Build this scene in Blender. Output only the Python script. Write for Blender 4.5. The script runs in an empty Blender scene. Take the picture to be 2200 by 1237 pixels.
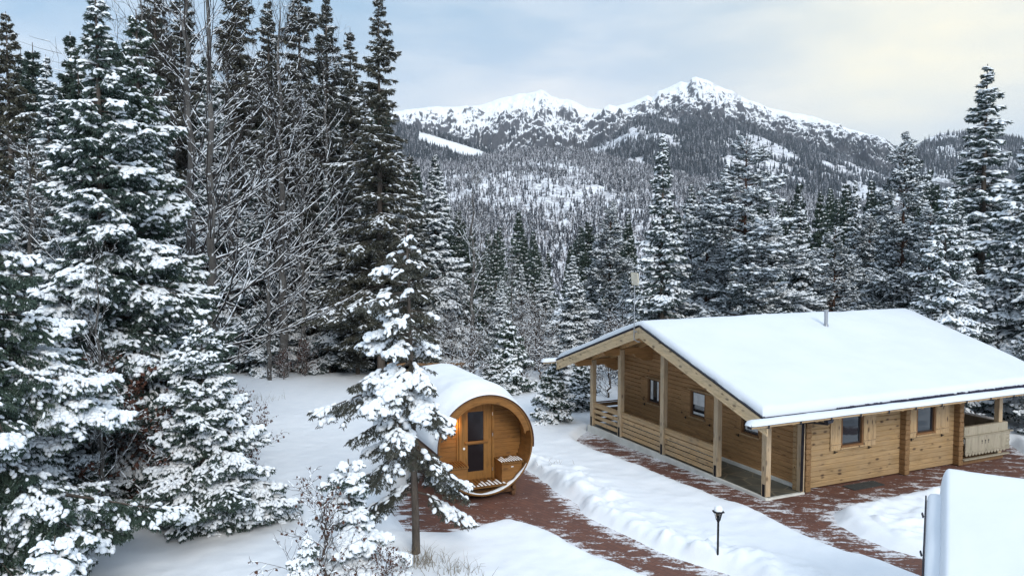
import bpy, bmesh, math, random
import numpy as np
from mathutils import Vector, Matrix

SC = bpy.context.scene
COL = SC.collection
# ---------------------------------------------------------------- camera
F = 1663.; CX = 1100.; CY = 618.5; PT = math.atan(90 / F); CH = 7.0     # pinhole fitted from the chalet's vanishing points
cam = bpy.data.cameras.new('camera'); cam.sensor_width = 36; cam.lens = 36 * F / 2200
cam.clip_start = .1; cam.clip_end = 20000
co = bpy.data.objects.new('camera', cam); COL.objects.link(co)
co.location = (0, 0, CH); co.rotation_euler = (math.pi / 2 - PT, 0, 0)
SC.camera = co
SC.view_settings.view_transform = 'Standard'; SC.view_settings.look = 'None'
SC.view_settings.exposure = 0.31; SC.view_settings.gamma = 1
SC.cycles.max_bounces = 6; SC.cycles.diffuse_bounces = 3; SC.cycles.transparent_max_bounces = 4
SC.cycles.use_denoising = True

SUN_AZ, SUN_EL = math.radians(162), math.radians(31)    # azimuth measured from +Y towards +X
def nn(nt, typ, **kw):
    n = nt.nodes.new(typ)
    for k, v in kw.items():
        if k.startswith('i_'):
            key = k[2:]; key = int(key) if key.isdigit() else key.replace('_', ' ')
            n.inputs[key].default_value = v
        else: setattr(n, k, v)
    return n
def ramp(nt, fac, stops, interp='LINEAR'):
    r = nt.nodes.new('ShaderNodeValToRGB'); cr = r.color_ramp; cr.interpolation = interp
    while len(cr.elements) < len(stops): cr.elements.new(.5)
    for e, (p, c) in zip(cr.elements, stops):
        e.position = p; e.color = (*c, 1) if len(c) == 3 else c
    nt.links.new(fac, r.inputs[0]); return r.outputs[0]
def mixc(nt, fac, a, b, mode='MIX'):
    m = nt.nodes.new('ShaderNodeMix'); m.data_type = 'RGBA'; m.blend_type = mode
    for idx, v in ((0, fac), (6, a), (7, b)):
        if hasattr(v, 'is_linked') or hasattr(v, 'links'): nt.links.new(v, m.inputs[idx])
        elif idx == 0: m.inputs[0].default_value = v
        else: m.inputs[idx].default_value = (*v, 1) if len(v) == 3 else v
    return m.outputs[2]
def mth(nt, op, a, b=None, clamp=False):
    m = nt.nodes.new('ShaderNodeMath'); m.operation = op; m.use_clamp = clamp
    for i, v in enumerate((a, b)):
        if v is None: continue
        if isinstance(v, (int, float)): m.inputs[i].default_value = v
        else: nt.links.new(v, m.inputs[i])
    return m.outputs[0]
def mapr(nt, v, a, b, c, d):
    m = nt.nodes.new('ShaderNodeMapRange'); nt.links.new(v, m.inputs[0])
    for i, x in enumerate((a, b, c, d)): m.inputs[i + 1].default_value = x
    return m.outputs[0]
def noise(nt, vec, scale, detail=4, rough=.55, dist=0.):
    n = nn(nt, 'ShaderNodeTexNoise', i_Scale=scale, i_Detail=detail, i_Roughness=rough, i_Distortion=dist)
    if vec is not None: nt.links.new(vec, n.inputs['Vector'])
    return n.outputs['Fac']
def mapping(nt, vec, scale=(1, 1, 1), rot=(0, 0, 0), loc=(0, 0, 0)):
    m = nn(nt, 'ShaderNodeMapping'); nt.links.new(vec, m.inputs[0])
    m.inputs['Scale'].default_value = scale; m.inputs['Rotation'].default_value = rot; m.inputs['Location'].default_value = loc
    return m.outputs[0]

# ---------------------------------------------------------------- world
w = bpy.data.worlds.new('World'); SC.world = w; w.use_nodes = True
nt = w.node_tree; nt.nodes.clear()
out = nn(nt, 'ShaderNodeOutputWorld'); bg = nn(nt, 'ShaderNodeBackground'); bg.inputs[1].default_value = .1
sky = nn(nt, 'ShaderNodeTexSky'); sky.sky_type = 'NISHITA'; sky.sun_disc = False
sky.sun_elevation = SUN_EL; sky.sun_rotation = SUN_AZ
tc = nn(nt, 'ShaderNodeTexCoord'); gen = tc.outputs['Generated']
sep = nn(nt, 'ShaderNodeSeparateXYZ'); nt.links.new(gen, sep.inputs[0])
# thin overcast: bands of cloud stretched along the horizon, brighter towards the zenith
cl = noise(nt, mapping(nt, gen, (2.2, 2.2, 9.), (0, .1, 0), (3.1, .4, .3)), 1.3, 5, .5, .35)
cl2 = noise(nt, mapping(nt, gen, (4, 4, 14.), (0, .1, 0), (1.2, 0, 2)), 1.5, 5, .55, .2)
base = ramp(nt, sep.outputs[2], [(0., (5.0, 6.5, 8.4)), (.12, (5.0, 6.4, 8.2)), (.3, (3.2, 5.1, 7.1)), (.55, (5.6, 7.2, 8.8)), (1., (7.2, 9.0, 11.2))])
cm = mth(nt, 'ADD', mth(nt, 'MULTIPLY', cl, .75), mth(nt, 'MULTIPLY', cl2, .25))
cloud = ramp(nt, cm, [(.40, (0, 0, 0)), (.60, (1, 1, 1))])
hz = ramp(nt, sep.outputs[2], [(0., (7.4, 7.9, 8.5)), (.25, (6.0, 7.2, 8.5)), (.5, (7.6, 8.5, 9.6)), (1., (8.8, 10.0, 11.6))])
c = mixc(nt, cloud, base, hz)
# veiled brightness low in the sky, warm, on the right
def glow(dirv, r0, r1):
    d = nn(nt, 'ShaderNodeVectorMath', operation='DISTANCE'); nt.links.new(mapping(nt, gen, (1, 1, 1.9)), d.inputs[0])
    v = Vector(dirv).normalized(); d.inputs[1].default_value = (v.x, v.y, v.z * 1.9)
    return mapr(nt, d.outputs['Value'], r0, r1, 0, 1)
g1 = mth(nt, 'MULTIPLY', glow((.53, 1, .262), .36, 0.), mapr(nt, cm, .3, .6, .55, 1.1), True)
c = mixc(nt, g1, c, (10.6, 10.0, 7.9))
g2 = mth(nt, 'MULTIPLY', glow((.06, 1, .2), .34, 0.), mapr(nt, cm, .35, .6, .3, 1.), True)
c = mixc(nt, g2, c, (8.8, 9.0, 9.2))
nish = mixc(nt, 1., sky.outputs[0], (.22, .22, .22), 'MULTIPLY')
c = mixc(nt, .10, c, nish)
nt.links.new(c, bg.inputs[0]); nt.links.new(bg.outputs[0], out.inputs[0])
sl = bpy.data.lights.new('sun', 'SUN'); sl.energy = 1.8; sl.angle = math.radians(24); sl.color = (1, .95, .88)
so = bpy.data.objects.new('sun', sl); COL.objects.link(so)
sd = Vector((math.sin(SUN_AZ + math.pi * 0) * math.cos(SUN_EL), math.cos(SUN_AZ) * math.cos(SUN_EL), math.sin(SUN_EL)))
so.rotation_euler = sd.to_track_quat('Z', 'Y').to_euler(); so.location = (0, 0, 60)

# ---------------------------------------------------------------- geometry helpers
def ray(px, py):
    x = px - CX; v = py - CY
    return np.array([x, F * math.cos(PT) - v * math.sin(PT), -v * math.cos(PT) - F * math.sin(PT)])
def G(px, py, z=0.):
    d = ray(px, py); return np.array([0, 0, CH]) + d * (z - CH) / d[2]
def VY(px, py, Y):
    d = ray(px, py); return np.array([0, 0, CH]) + d * Y / d[1]
def proj(P):
    x, y, z = P[..., 0], P[..., 1], P[..., 2] - CH
    fw = y * math.cos(PT) - z * math.sin(PT); up = y * math.sin(PT) + z * math.cos(PT)
    return CX + F * x / fw, CY - F * up / fw
HA = math.atan(3650 / F)
U = np.array([math.sin(HA), math.cos(HA), 0]); W = np.array([-U[1], U[0], 0]); O = G(1646, 1071.5)
def toloc(x, y):
    dx, dy = x - O[0], y - O[1]
    return dx * U[0] + dy * U[1], dx * W[0] + dy * W[1]

def hash2(ix, iy, seed):
    h = (ix * 374761393 + iy * 668265263 + seed * 974634777) & 0x7fffffff
    h = (h ^ (h >> 13)) * 1274126177 & 0x7fffffff
    h = (h ^ (h >> 16)) & 0xffff
    return h / 65535.
def vnoise(x, y, seed=0):
    ix = np.floor(x).astype(np.int64); iy = np.floor(y).astype(np.int64); fx = x - ix; fy = y - iy
    fx = fx * fx * (3 - 2 * fx); fy = fy * fy * (3 - 2 * fy)
    a = hash2(ix, iy, seed); b = hash2(ix + 1, iy, seed); c = hash2(ix, iy + 1, seed); d = hash2(ix + 1, iy + 1, seed)
    return a + (b - a) * fx + (c - a) * fy + (a - b - c + d) * fx * fy
def fbm(x, y, seed=0, octv=4, gain=.5):
    s = 0; a = 1.; t = 0
    for k in range(octv):
        s = s + a * vnoise(x + 17.3 * k, y - 9.1 * k, seed + k); t += a; a *= gain; x = x * 2.03; y = y * 2.03
    return s / t
def ridged(x, y, seed=0, octv=5, gain=.55):
    s = 0; a = 1.; t = 0
    for k in range(octv):
        s = s + a * (1 - np.abs(2 * vnoise(x + 7.7 * k, y + 3.1 * k, seed + k) - 1)) ** 1.6; t += a; a *= gain; x = x * 2.07; y = y * 2.07
    return s / t
def sstep(a, b, x):
    t = np.clip((x - a) / (b - a), 0, 1); return t * t * (3 - 2 * t)
def sdf(poly, x, y):
    d = np.full(x.shape, 1e9); ins = np.zeros(x.shape, bool); n = len(poly)
    for i in range(n):
        ax, ay = poly[i]; bx, by = poly[(i + 1) % n]
        ex, ey = bx - ax, by - ay; px, py = x - ax, y - ay
        t = np.clip((px * ex + py * ey) / (ex * ex + ey * ey + 1e-12), 0, 1)
        d = np.minimum(d, (px - t * ex) ** 2 + (py - t * ey) ** 2)
        ins ^= ((ay > y) != (by > y)) & (x < (bx - ax) * (y - ay) / ((by - ay) + 1e-12) + ax)
    d = np.sqrt(d); return np.where(ins, -d, d)

class Acc:
    """collects arrays of vertices and faces and links them as ONE mesh object"""
    def __init__(s): s.v = []; s.f = []; s.n = 0
    def add(s, V, Fc, m=0, smooth=False):
        V = np.asarray(V, float).reshape(-1, 3); Fc = np.asarray(Fc, np.int64)
        if len(V) == 0 or len(Fc) == 0: return s
        s.v.append(V); s.f.append((Fc + s.n, m, smooth)); s.n += len(V); return s
    def mesh(s, name, mats):
        me = bpy.data.meshes.new(name)
        if s.n:
            V = np.concatenate(s.v); me.vertices.add(len(V)); me.vertices.foreach_set('co', V.astype(np.float32).ravel())
            nl = sum(f.size for f, _, _ in s.f); nf = sum(len(f) for f, _, _ in s.f)
            me.loops.add(nl); me.polygons.add(nf)
            me.loops.foreach_set('vertex_index', np.concatenate([f.ravel() for f, _, _ in s.f]).astype(np.int32))
            tot = np.concatenate([np.full(len(f), f.shape[1]) for f, _, _ in s.f])
            st = np.concatenate([[0], np.cumsum(tot)[:-1]])
            me.polygons.foreach_set('loop_start', st.astype(np.int32)); me.polygons.foreach_set('loop_total', tot.astype(np.int32))
            me.polygons.foreach_set('material_index', np.concatenate([np.full(len(f), m) for f, m, _ in s.f]).astype(np.int32))
            me.polygons.foreach_set('use_smooth', np.concatenate([np.full(len(f), q) for f, _, q in s.f]))
            me.update(calc_edges=True)
        for m in (mats if isinstance(mats, (list, tuple)) else [mats]): me.materials.append(m)
        return me
    def obj(s, name, mats, parent=None):
        return link(name, s.mesh(name, mats), parent)
    # simple solids
    def box(s, x0, x1, y0, y1, z0, z1, m=0, ch=0.):
        if ch <= 0:
            V = [(x, y, z) for z in (z0, z1) for y in (y0, y1) for x in (x0, x1)]
            return s.add(V, [(0, 2, 3, 1), (4, 5, 7, 6), (0, 1, 5, 4), (2, 6, 7, 3), (0, 4, 6, 2), (1, 3, 7, 5)], m)
        bm = bmesh.new(); bmesh.ops.create_cube(bm, size=1)
        for v in bm.verts: v.co = ((x0 + x1) / 2 + v.co.x * (x1 - x0), (y0 + y1) / 2 + v.co.y * (y1 - y0), (z0 + z1) / 2 + v.co.z * (z1 - z0))
        bmesh.ops.bevel(bm, geom=bm.edges[:], offset=ch, segments=1, affect='EDGES')
        return s.bm(bm, m)
    def bm(s, bm, m=0, smooth=False, M=None):
        bmesh.ops.triangulate(bm, faces=bm.faces[:])
        bm.verts.index_update()
        V = np.array([(M @ v.co if M else v.co)[:] for v in bm.verts]); Fc = np.array([[v.index for v in f.verts] for f in bm.faces]); bm.free()
        return s.add(V, Fc, m, smooth)
    def beam(s, a, b, wd, h, up=(0, 0, 1), m=0, ch=.006):
        """a rectangular bar from a to b, width wd, height h"""
        a = Vector(a); b = Vector(b); d = (b - a); L = d.length; d.normalize(); upv = Vector(up)
        sd_ = d.cross(upv).normalized(); u2 = sd_.cross(d)
        bm = bmesh.new(); bmesh.ops.create_cube(bm, size=1)
        for v in bm.verts: v.co = (v.co.x * L, v.co.y * wd, v.co.z * h)
        if ch > 0: bmesh.ops.bevel(bm, geom=bm.edges[:], offset=min(ch, wd * .3, h * .3), segments=1, affect='EDGES')
        M = Matrix((( d.x, sd_.x, u2.x, (a.x + b.x) / 2), (d.y, sd_.y, u2.y, (a.y + b.y) / 2), (d.z, sd_.z, u2.z, (a.z + b.z) / 2), (0, 0, 0, 1)))
        return s.bm(bm, m, False, M)
    def prism(s, prof, axis, c0, c1, m=0, smooth=False):
        """prof: 2-D outline, extruded along axis ('x','y','z') from c0 to c1"""
        n = len(prof); V = []
        for c in (c0, c1):
            for p, q in prof:
                V.append({'x': (c, p, q), 'y': (p, c, q), 'z': (p, q, c)}[axis])
        s.add(V, [(i, (i + 1) % n, n + (i + 1) % n, n + i) for i in range(n)], m, smooth)
        bm = bmesh.new(); vs = [bm.verts.new(v) for v in V[:n]]; vt = [bm.verts.new(v) for v in V[n:]]
        bm.faces.new(vs[::-1]); bm.faces.new(vt)
        return s.bm(bm, m)
    def tube(s, pts, r, sides=8, m=0, cap=True, smooth=True):
        pts = np.asarray(pts, float); n = len(pts); r = np.broadcast_to(np.asarray(r, float), (n,))
        T = np.gradient(pts, axis=0); T /= np.linalg.norm(T, axis=1)[:, None] + 1e-9
        ref = np.array([0, 0, 1.]) if abs(T[0, 2]) < .9 else np.array([1., 0, 0])
        A = np.cross(T, ref); A /= np.linalg.norm(A, axis=1)[:, None]; B = np.cross(T, A)
        th = np.linspace(0, 2 * np.pi, sides, endpoint=False)
        V = pts[:, None] + r[:, None, None] * (np.cos(th)[None, :, None] * A[:, None] + np.sin(th)[None, :, None] * B[:, None])
        i = np.arange(n - 1)[:, None]; j = np.arange(sides)[None]; k = (j + 1) % sides
        q = np.stack([i * sides + j, i * sides + k, (i + 1) * sides + k, (i + 1) * sides + j], -1).reshape(-1, 4)
        s.add(V, q, m, smooth)
        if cap:
            for row, flip in ((V[0], 1), (V[-1], 0)):
                s.add(np.vstack([row, row.mean(0)]), [((a + 1) % sides, a, sides) if flip else (a, (a + 1) % sides, sides) for a in range(sides)], m)
        return s

def link(name, data, parent=None):
    o = bpy.data.objects.new(name, data); COL.objects.link(o)
    if parent: o.parent = parent
    return o
def tag(o, label=None, cat=None, group=None, kind=None):
    if label: o['label'] = label
    if cat: o['category'] = cat
    if group: o['group'] = group
    if kind: o['kind'] = kind
    return o
def thing(name, label, cat, loc=(0, 0, 0), rz=0., group=None):
    o = link(name, None); o.location = Vector(loc); o.rotation_euler = (0, 0, rz); o.empty_display_size = .2
    return tag(o, label, cat, group)

# ---------------------------------------------------------------- materials
def mat(name, rough=.7, spec=.3):
    m = bpy.data.materials.new(name); m.use_nodes = True; nt = m.node_tree; b = nt.nodes['Principled BSDF']
    b.inputs['Roughness'].default_value = rough; b.inputs['Specular IOR Level'].default_value = spec
    return m, nt, b
def tcn(nt, which='Object'): return nn(nt, 'ShaderNodeTexCoord').outputs[which]
def bump(nt, b, h, strength=.3, dist=.02):
    n = nn(nt, 'ShaderNodeBump'); n.inputs['Strength'].default_value = strength; n.inputs['Distance'].default_value = dist
    nt.links.new(h, n.inputs['Height']); nt.links.new(n.outputs[0], b.inputs['Normal'])
def plain(name, col, rough=.6, spec=.3, metal=0., var=.12, sc=6.):
    m, nt, b = mat(name, rough, spec); b.inputs['Metallic'].default_value = metal
    nz = noise(nt, tcn(nt), sc, 4)
    nt.links.new(ramp(nt, nz, [(.3, tuple(x * (1 - var) for x in col)), (.7, tuple(min(1, x * (1 + var)) for x in col))]), b.inputs['Base Color'])
    return m
def snow_mat(name, scale=1., strength=.25, fine=30., snowb=((.80, .84, .885), (.85, .88, .915))):
    m, nt, b = mat(name, .62, .25); p = tcn(nt)
    n1 = noise(nt, p, 2.2 * scale, 4, .5); n2 = noise(nt, p, fine, 3, .6)
    nt.links.new(ramp(nt, n1, [(.3, (snowb[0])), (.7, (snowb[1]))]), b.inputs['Base Color'])
    bump(nt, b, mth(nt, 'ADD', n1, mth(nt, 'MULTIPLY', n2, .2)), strength, .05)
    return m
SNOW = snow_mat('snow', 1., .3, 25.)
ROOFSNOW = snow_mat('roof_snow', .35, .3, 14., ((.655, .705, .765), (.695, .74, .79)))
TSNOW = snow_mat('tree_snow', 3., .35, 60.)
TSNOW.node_tree.nodes['Color Ramp'].color_ramp.elements[0].color = (.80, .85, .90, 1); TSNOW.node_tree.nodes['Color Ramp'].color_ramp.elements[1].color = (.87, .90, .93, 1)
def needles(name, a, b_, c, frost=0.):
    m, nt, b = mat(name, .7, .2)
    p = tcn(nt); n1 = noise(nt, p, 1.6, 3); n2 = noise(nt, p, 25, 2)
    r = nn(nt, 'ShaderNodeObjectInfo').outputs['Random']
    f = mth(nt, 'ADD', mth(nt, 'MULTIPLY', n1, .55), mth(nt, 'MULTIPLY', n2, .45))
    cc = ramp(nt, f, [(.3, a), (.5, b_), (.7, c)])
    cc = mixc(nt, mapr(nt, r, 0, 1, 0, .4), cc, (.035, .052, .06))
    if frost:
        nz = nn(nt, 'ShaderNodeSeparateXYZ'); nt.links.new(nn(nt, 'ShaderNodeNewGeometry').outputs['Normal'], nz.inputs[0])
        fr_ = mth(nt, 'ADD', noise(nt, p, 9, 4, .7), mth(nt, 'MULTIPLY', mth(nt, 'ABSOLUTE', nz.outputs[2]), .10))
        cc = mixc(nt, ramp(nt, fr_, [(.66 - frost, (0, 0, 0)), (.74 - frost, (.85, .85, .85))]), cc, (.72, .78, .84))
    nt.links.new(cc, b.inputs['Base Color']); return m
NEED = needles('spruce_needles', (.022, .042, .034), (.042, .068, .05), (.075, .10, .066), .01)
NEEDM = needles('frosted_spruce_needles', (.024, .044, .042), (.045, .07, .062), (.08, .105, .085), .04)
NEEDW = needles('dry_spruce_needles', (.036, .038, .030), (.065, .064, .045), (.11, .10, .07), .02)
NEEDP = needles('pine_needles', (.026, .044, .044), (.05, .07, .064), (.08, .10, .09), .07)
def bark_mat(name, a, b_, snowy=.0, sc=9.):
    m, nt, b = mat(name, .9, .1); p = tcn(nt)
    n1 = noise(nt, mapping(nt, p, (1, 1, .28)), sc, 5, .65)
    c = ramp(nt, n1, [(.32, a), (.68, b_)])
    if snowy:
        n2 = noise(nt, p, 5, 4, .7); k = ramp(nt, n2, [(.62 - snowy, (0, 0, 0)), (.66 - snowy, (1, 1, 1))])
        c = mixc(nt, k, c, (.8, .84, .88))
    nt.links.new(c, b.inputs['Base Color']); bump(nt, b, n1, .6, .03); return m
BARK = bark_mat('spruce_bark', (.05, .042, .036), (.13, .11, .095))
BEECH = bark_mat('beech_bark', (.045, .043, .042), (.13, .125, .118), .02, 4.)
PBARK = bark_mat('pine_bark', (.05, .03, .024), (.13, .075, .055))
DTWIG = plain('dark_twig_bark', (.038, .034, .033), .9, .1)
TWIG = plain('twig_bark', (.075, .058, .05), .9, .1)
LEAF = plain('withered_leaf', (.095, .045, .032), .8, .2, 0, .4, 40)

def wood_mat(name, base, axis=0, courses=0., knot=1., rough=.62, grain=1., weather=0.):
    """grain runs along axis (0 x,1 y,2 z); courses = board height for board to board variation"""
    m, nt, b = mat(name, rough, .25); p = tcn(nt)
    s = [14., 14., 14.]; s[axis] = .9
    g = noise(nt, mapping(nt, p, tuple(s)), 2.2, 5, .6, .4)
    big = noise(nt, p, 1.1, 3)
    dk = tuple(x * .6 for x in base); lt = tuple(min(1, x * 1.22) for x in base)
    c = ramp(nt, g, [(.25, dk), (.5, base), (.8, lt)])
    c = mixc(nt, mapr(nt, big, .3, .7, 0, .35), c, tuple(x * .72 for x in base))
    if courses:
        sp = nn(nt, 'ShaderNodeSeparateXYZ'); nt.links.new(p, sp.inputs[0])
        ax = {0: 2, 1: 2, 2: 0}[axis]
        fl = mth(nt, 'FLOOR', mth(nt, 'DIVIDE', sp.outputs[ax], courses))
        wn = nn(nt, 'ShaderNodeTexWhiteNoise', noise_dimensions='1D'); nt.links.new(fl, wn.inputs['W'])
        c = mixc(nt, mapr(nt, wn.outputs['Value'], 0, 1, 0, .34), c, tuple(x * .62 for x in base))
    if knot:
        ks = [6., 6., 6.]; ks[axis] = 2.6
        v = nn(nt, 'ShaderNodeTexVoronoi', i_Scale=1.); nt.links.new(mapping(nt, p, tuple(ks)), v.inputs['Vector'])
        v.inputs['Randomness'].default_value = 1
        sep_ = nn(nt, 'ShaderNodeSeparateColor'); nt.links.new(v.outputs['Color'], sep_.inputs[0])
        big_k = mth(nt, 'GREATER_THAN', sep_.outputs[0], .48)
        k = mth(nt, 'MULTIPLY', mapr(nt, v.outputs['Distance'], .12, .27, knot, 0), big_k, True)
        k.node.use_clamp = True
        k = mth(nt, 'MAXIMUM', k, 0)
        c = mixc(nt, k, c, (.06, .03, .016))
        # checks and stain streaks along the grain
        st = [3., 3., 3.]; st[axis] = .7
        sn = noise(nt, mapping(nt, p, tuple(st), (0, 0, 0), (5, 2, 1)), 2., 6, .75)
        c = mixc(nt, ramp(nt, sn, [(.52, (0, 0, 0)), (.68, (.65, .65, .65))]), c, tuple(x * .42 for x in base))
    if weather:
        c = mixc(nt, mapr(nt, noise(nt, p, 2.3, 4), .35, .65, 0, weather), c, (.38, .33, .26))
    nt.links.new(c, b.inputs['Base Color']); bump(nt, b, g, .35, .01); return m
WALLX = wood_mat('log_wall_long', (.42, .28, .14), 0, .155, 1., weather=.12)
WALLY = wood_mat('log_wall_gable', (.43, .245, .11), 1, .155, 1.)
POSTW = wood_mat('post_wood', (.52, .385, .24), 2, 0, .8, weather=.35)
RAILY = wood_mat('rail_wood_along_porch', (.56, .37, .19), 1, .15, .6, weather=.25)
RAILX = wood_mat('rail_wood_across', (.5, .33, .17), 0, .15, .6, weather=.5)
DARKW = wood_mat('dark_timber', (.22, .13, .065), 2, 0, .5)
BEAMX = wood_mat('beam_wood', (.42, .235, .10), 0, 0, .5)
SOFF = wood_mat('soffit_wood', (.52, .33, .16), 0, .0, .5)
FASC = wood_mat('fascia_wood', (.60, .45, .27), 1, 0, .8, weather=.2)
SHUT = wood_mat('shutter_wood', (.50, .34, .18), 2, 0, .9, weather=.2)
FRAMEW = wood_mat('window_frame_wood', (.24, .125, .055), 2, 0, .3)
BALW = wood_mat('weathered_balustrade', (.40, .36, .27), 2, .14, .5, weather=.6)
BARW = wood_mat('sauna_wood', (.25, .115, .032), 0, .12, .5)
BARD = wood_mat('sauna_stave', (.20, .098, .03), 1, 0, .4)
BARZ = wood_mat('sauna_door_wood', (.26, .125, .034), 2, 0, .3)
CRAD = wood_mat('sauna_cradle_wood', (.14, .07, .035), 0, 0, .3)
METAL = plain('dark_gutter_metal', (.035, .035, .045), .4, .5, .6)
STEEL = plain('flue_steel', (.42, .43, .45), .35, .5, .9)
IRON = plain('black_iron', (.008, .008, .011), .6, .3)
SHING = plain('brown_shingle', (.085, .04, .028), .85, .15, 0, .3, 14)
TILE = plain('dark_roof_tile', (.022, .02, .045), .6, .4)
CONC = plain('pale_plinth', (.62, .62, .58), .85, .2, 0, .1, 3)
CURT = plain('white_curtain', (.75, .77, .78), .9, .1)
PANEL = plain('antenna_panel_plastic', (.58, .54, .44), .5, .3)
MATG = plain('grey_rubber', (.06, .065, .065), .9, .1, 0, .25, 20)
m_, nt_, b_ = mat('window_glass', .04, .9); b_.inputs['Base Color'].default_value = (.018, .024, .032, 1); GLASS = m_
m_, nt_, b_ = mat('sauna_smoked_glass', .08, .35); b_.inputs['Base Color'].default_value = (.012, .010, .012, 1); SGLASS = m_
m_, nt_, b_ = mat('lamp_glow', .4, .3); b_.inputs['Emission Color'].default_value = (1, .5, .1, 1); b_.inputs['Emission Strength'].default_value = 4; GLOW = m_
m_, nt_, b_ = mat('lantern_glass', .15, .6); b_.inputs['Base Color'].default_value = (.6, .66, .7, 1); b_.inputs['Transmission Weight'].default_value = 1.; LGLASS = m_
# slate porch floor: polygonal slabs with pale joints
m_, nt_, b_ = mat('slate_floor', .45, .4); p_ = tcn(nt_)
v_ = nn(nt_, 'ShaderNodeTexVoronoi', feature='DISTANCE_TO_EDGE', i_Scale=1.7); nt_.links.new(p_, v_.inputs['Vector'])
k_ = ramp(nt_, v_.outputs['Distance'], [(.02, (1, 1, 1)), (.035, (0, 0, 0))])
cs_ = ramp(nt_, noise(nt_, p_, 1.6, 4), [(.3, (.045, .05, .045)), (.7, (.11, .11, .09))])
nt_.links.new(mixc(nt_, k_, cs_, (.17, .15, .11)), b_.inputs['Base Color']); SLATE = m_
# brick paving with a dusting of trodden snow
m_, nt_, b_ = mat('brick_paving', .8, .3); p_ = tcn(nt_)
br = nn(nt_, 'ShaderNodeTexBrick'); br.inputs['Scale'].default_value = 1.; br.inputs['Brick Width'].default_value = .30; br.inputs['Row Height'].default_value = .15
br.inputs['Mortar Size'].default_value = .008; br.inputs['Color1'].default_value = (.185, .083, .056, 1); br.inputs['Color2'].default_value = (.145, .064, .045, 1); br.inputs['Mortar'].default_value = (.09, .05, .042, 1)
nt_.links.new(mapping(nt_, p_, (1, 1, 1), (0, 0, .9)), br.inputs['Vector'])
n1 = noise(nt_, p_, 1.3, 5, .6); c_ = mixc(nt_, mapr(nt_, n1, .3, .7, 0, .6), br.outputs['Color'], (.10, .055, .045))
at_ = nn(nt_, 'ShaderNodeAttribute', attribute_name='dust').outputs['Fac']
sn_ = noise(nt_, mapping(nt_, p_, (1.1, 2.6, 1), (0, 0, .5)), 1.5, 8, .74, .5)
sn2 = noise(nt_, p_, 16., 4, .7)
ss = mth(nt_, 'ADD', mth(nt_, 'MULTIPLY', sn_, .75), mth(nt_, 'MULTIPLY', sn2, .25))
ss = mth(nt_, 'ADD', ss, mth(nt_, 'MULTIPLY', at_, .17))
k_ = ramp(nt_, ss, [(.665, (0, 0, 0)), (.72, (.85, .85, .85))])
nt_.links.new(mixc(nt_, k_, c_, (.80, .82, .86)), b_.inputs['Base Color']); bump(nt_, b_, mth(nt_, 'ADD', br.outputs['Fac'], mth(nt_, 'MULTIPLY', k_, -1.5)), .3, -.02); PAVE = m_

# ---------------------------------------------------------------- the ground
def gz(x, y):
    """bare ground height"""
    a, b = toloc(x, y)
    g = -.022 * np.clip(b, 0, 12) - .0 * y
    far = np.clip(y - 44 + .08 * np.abs(x), 0, None)
    g = g - 26 * (1 - np.exp(-far / 170.))
    g = g + sstep(46, 90, y) * (fbm(x / 30, y / 30, 5) - .5) * 5
    g = g + .6 * sstep(-9, -20, x) * sstep(14, 24, y) * (fbm(x / 5, y / 5, 8))
    return g
PXY = lambda pts: [tuple(G(*p)[:2]) for p in pts]
PATH_A = PXY([(855, 1112), (885, 1146), (960, 1148), (1010, 1138), (1075, 1122), (1112, 1124), (1150, 1137), (1200, 1156), (1290, 1198), (1380, 1238), (1480, 1290), (1700, 1290), (1560, 1240), (1500, 1217), (1400, 1176), (1330, 1146), (1262, 1113), (1243, 1097), (1238, 1082), (1205, 1060), (1180, 1036), (1150, 1014), (1128, 1000), (1050, 985), (960, 985), (900, 1010), (850, 1050), (838, 1085)])
PATH_B = PXY([(1243, 935), (1252, 946), (1290, 964), (1340, 985), (1400, 1011), (1450, 1033), (1530, 1070), (1600, 1096), (1700, 1143), (1800, 1185), (1900, 1216), (1995, 1252), (2100, 1300), (2500, 1300), (2500, 1080), (2350, 1010), (2195, 978), (2165, 952), (2120, 955), (2040, 970), (1740, 1040), (1646, 1050), (1545, 1000), (1332, 925), (1268, 915)])
ISLE = PXY([(1786, 1104), (1797, 1097), (1820, 1092), (1870, 1082), (1940, 1067), (2000, 1061), (2100, 1046), (2300, 1032), (2300, 1272), (2100, 1232), (1995, 1200), (1920, 1180), (1850, 1155), (1800, 1128)])
HOUSEP = [tuple((O + U * a + W * b)[:2]) for a, b in ((-.12, -.12), (10.6, -.12), (10.6, 9.8), (-.12, 9.8))]
def path_sdf(x, y):
    dA = sdf(PATH_A, x, y); dB = np.maximum(sdf(PATH_B, x, y), -sdf(ISLE, x, y))
    return dA, dB, sdf(HOUSEP, x, y)
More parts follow.
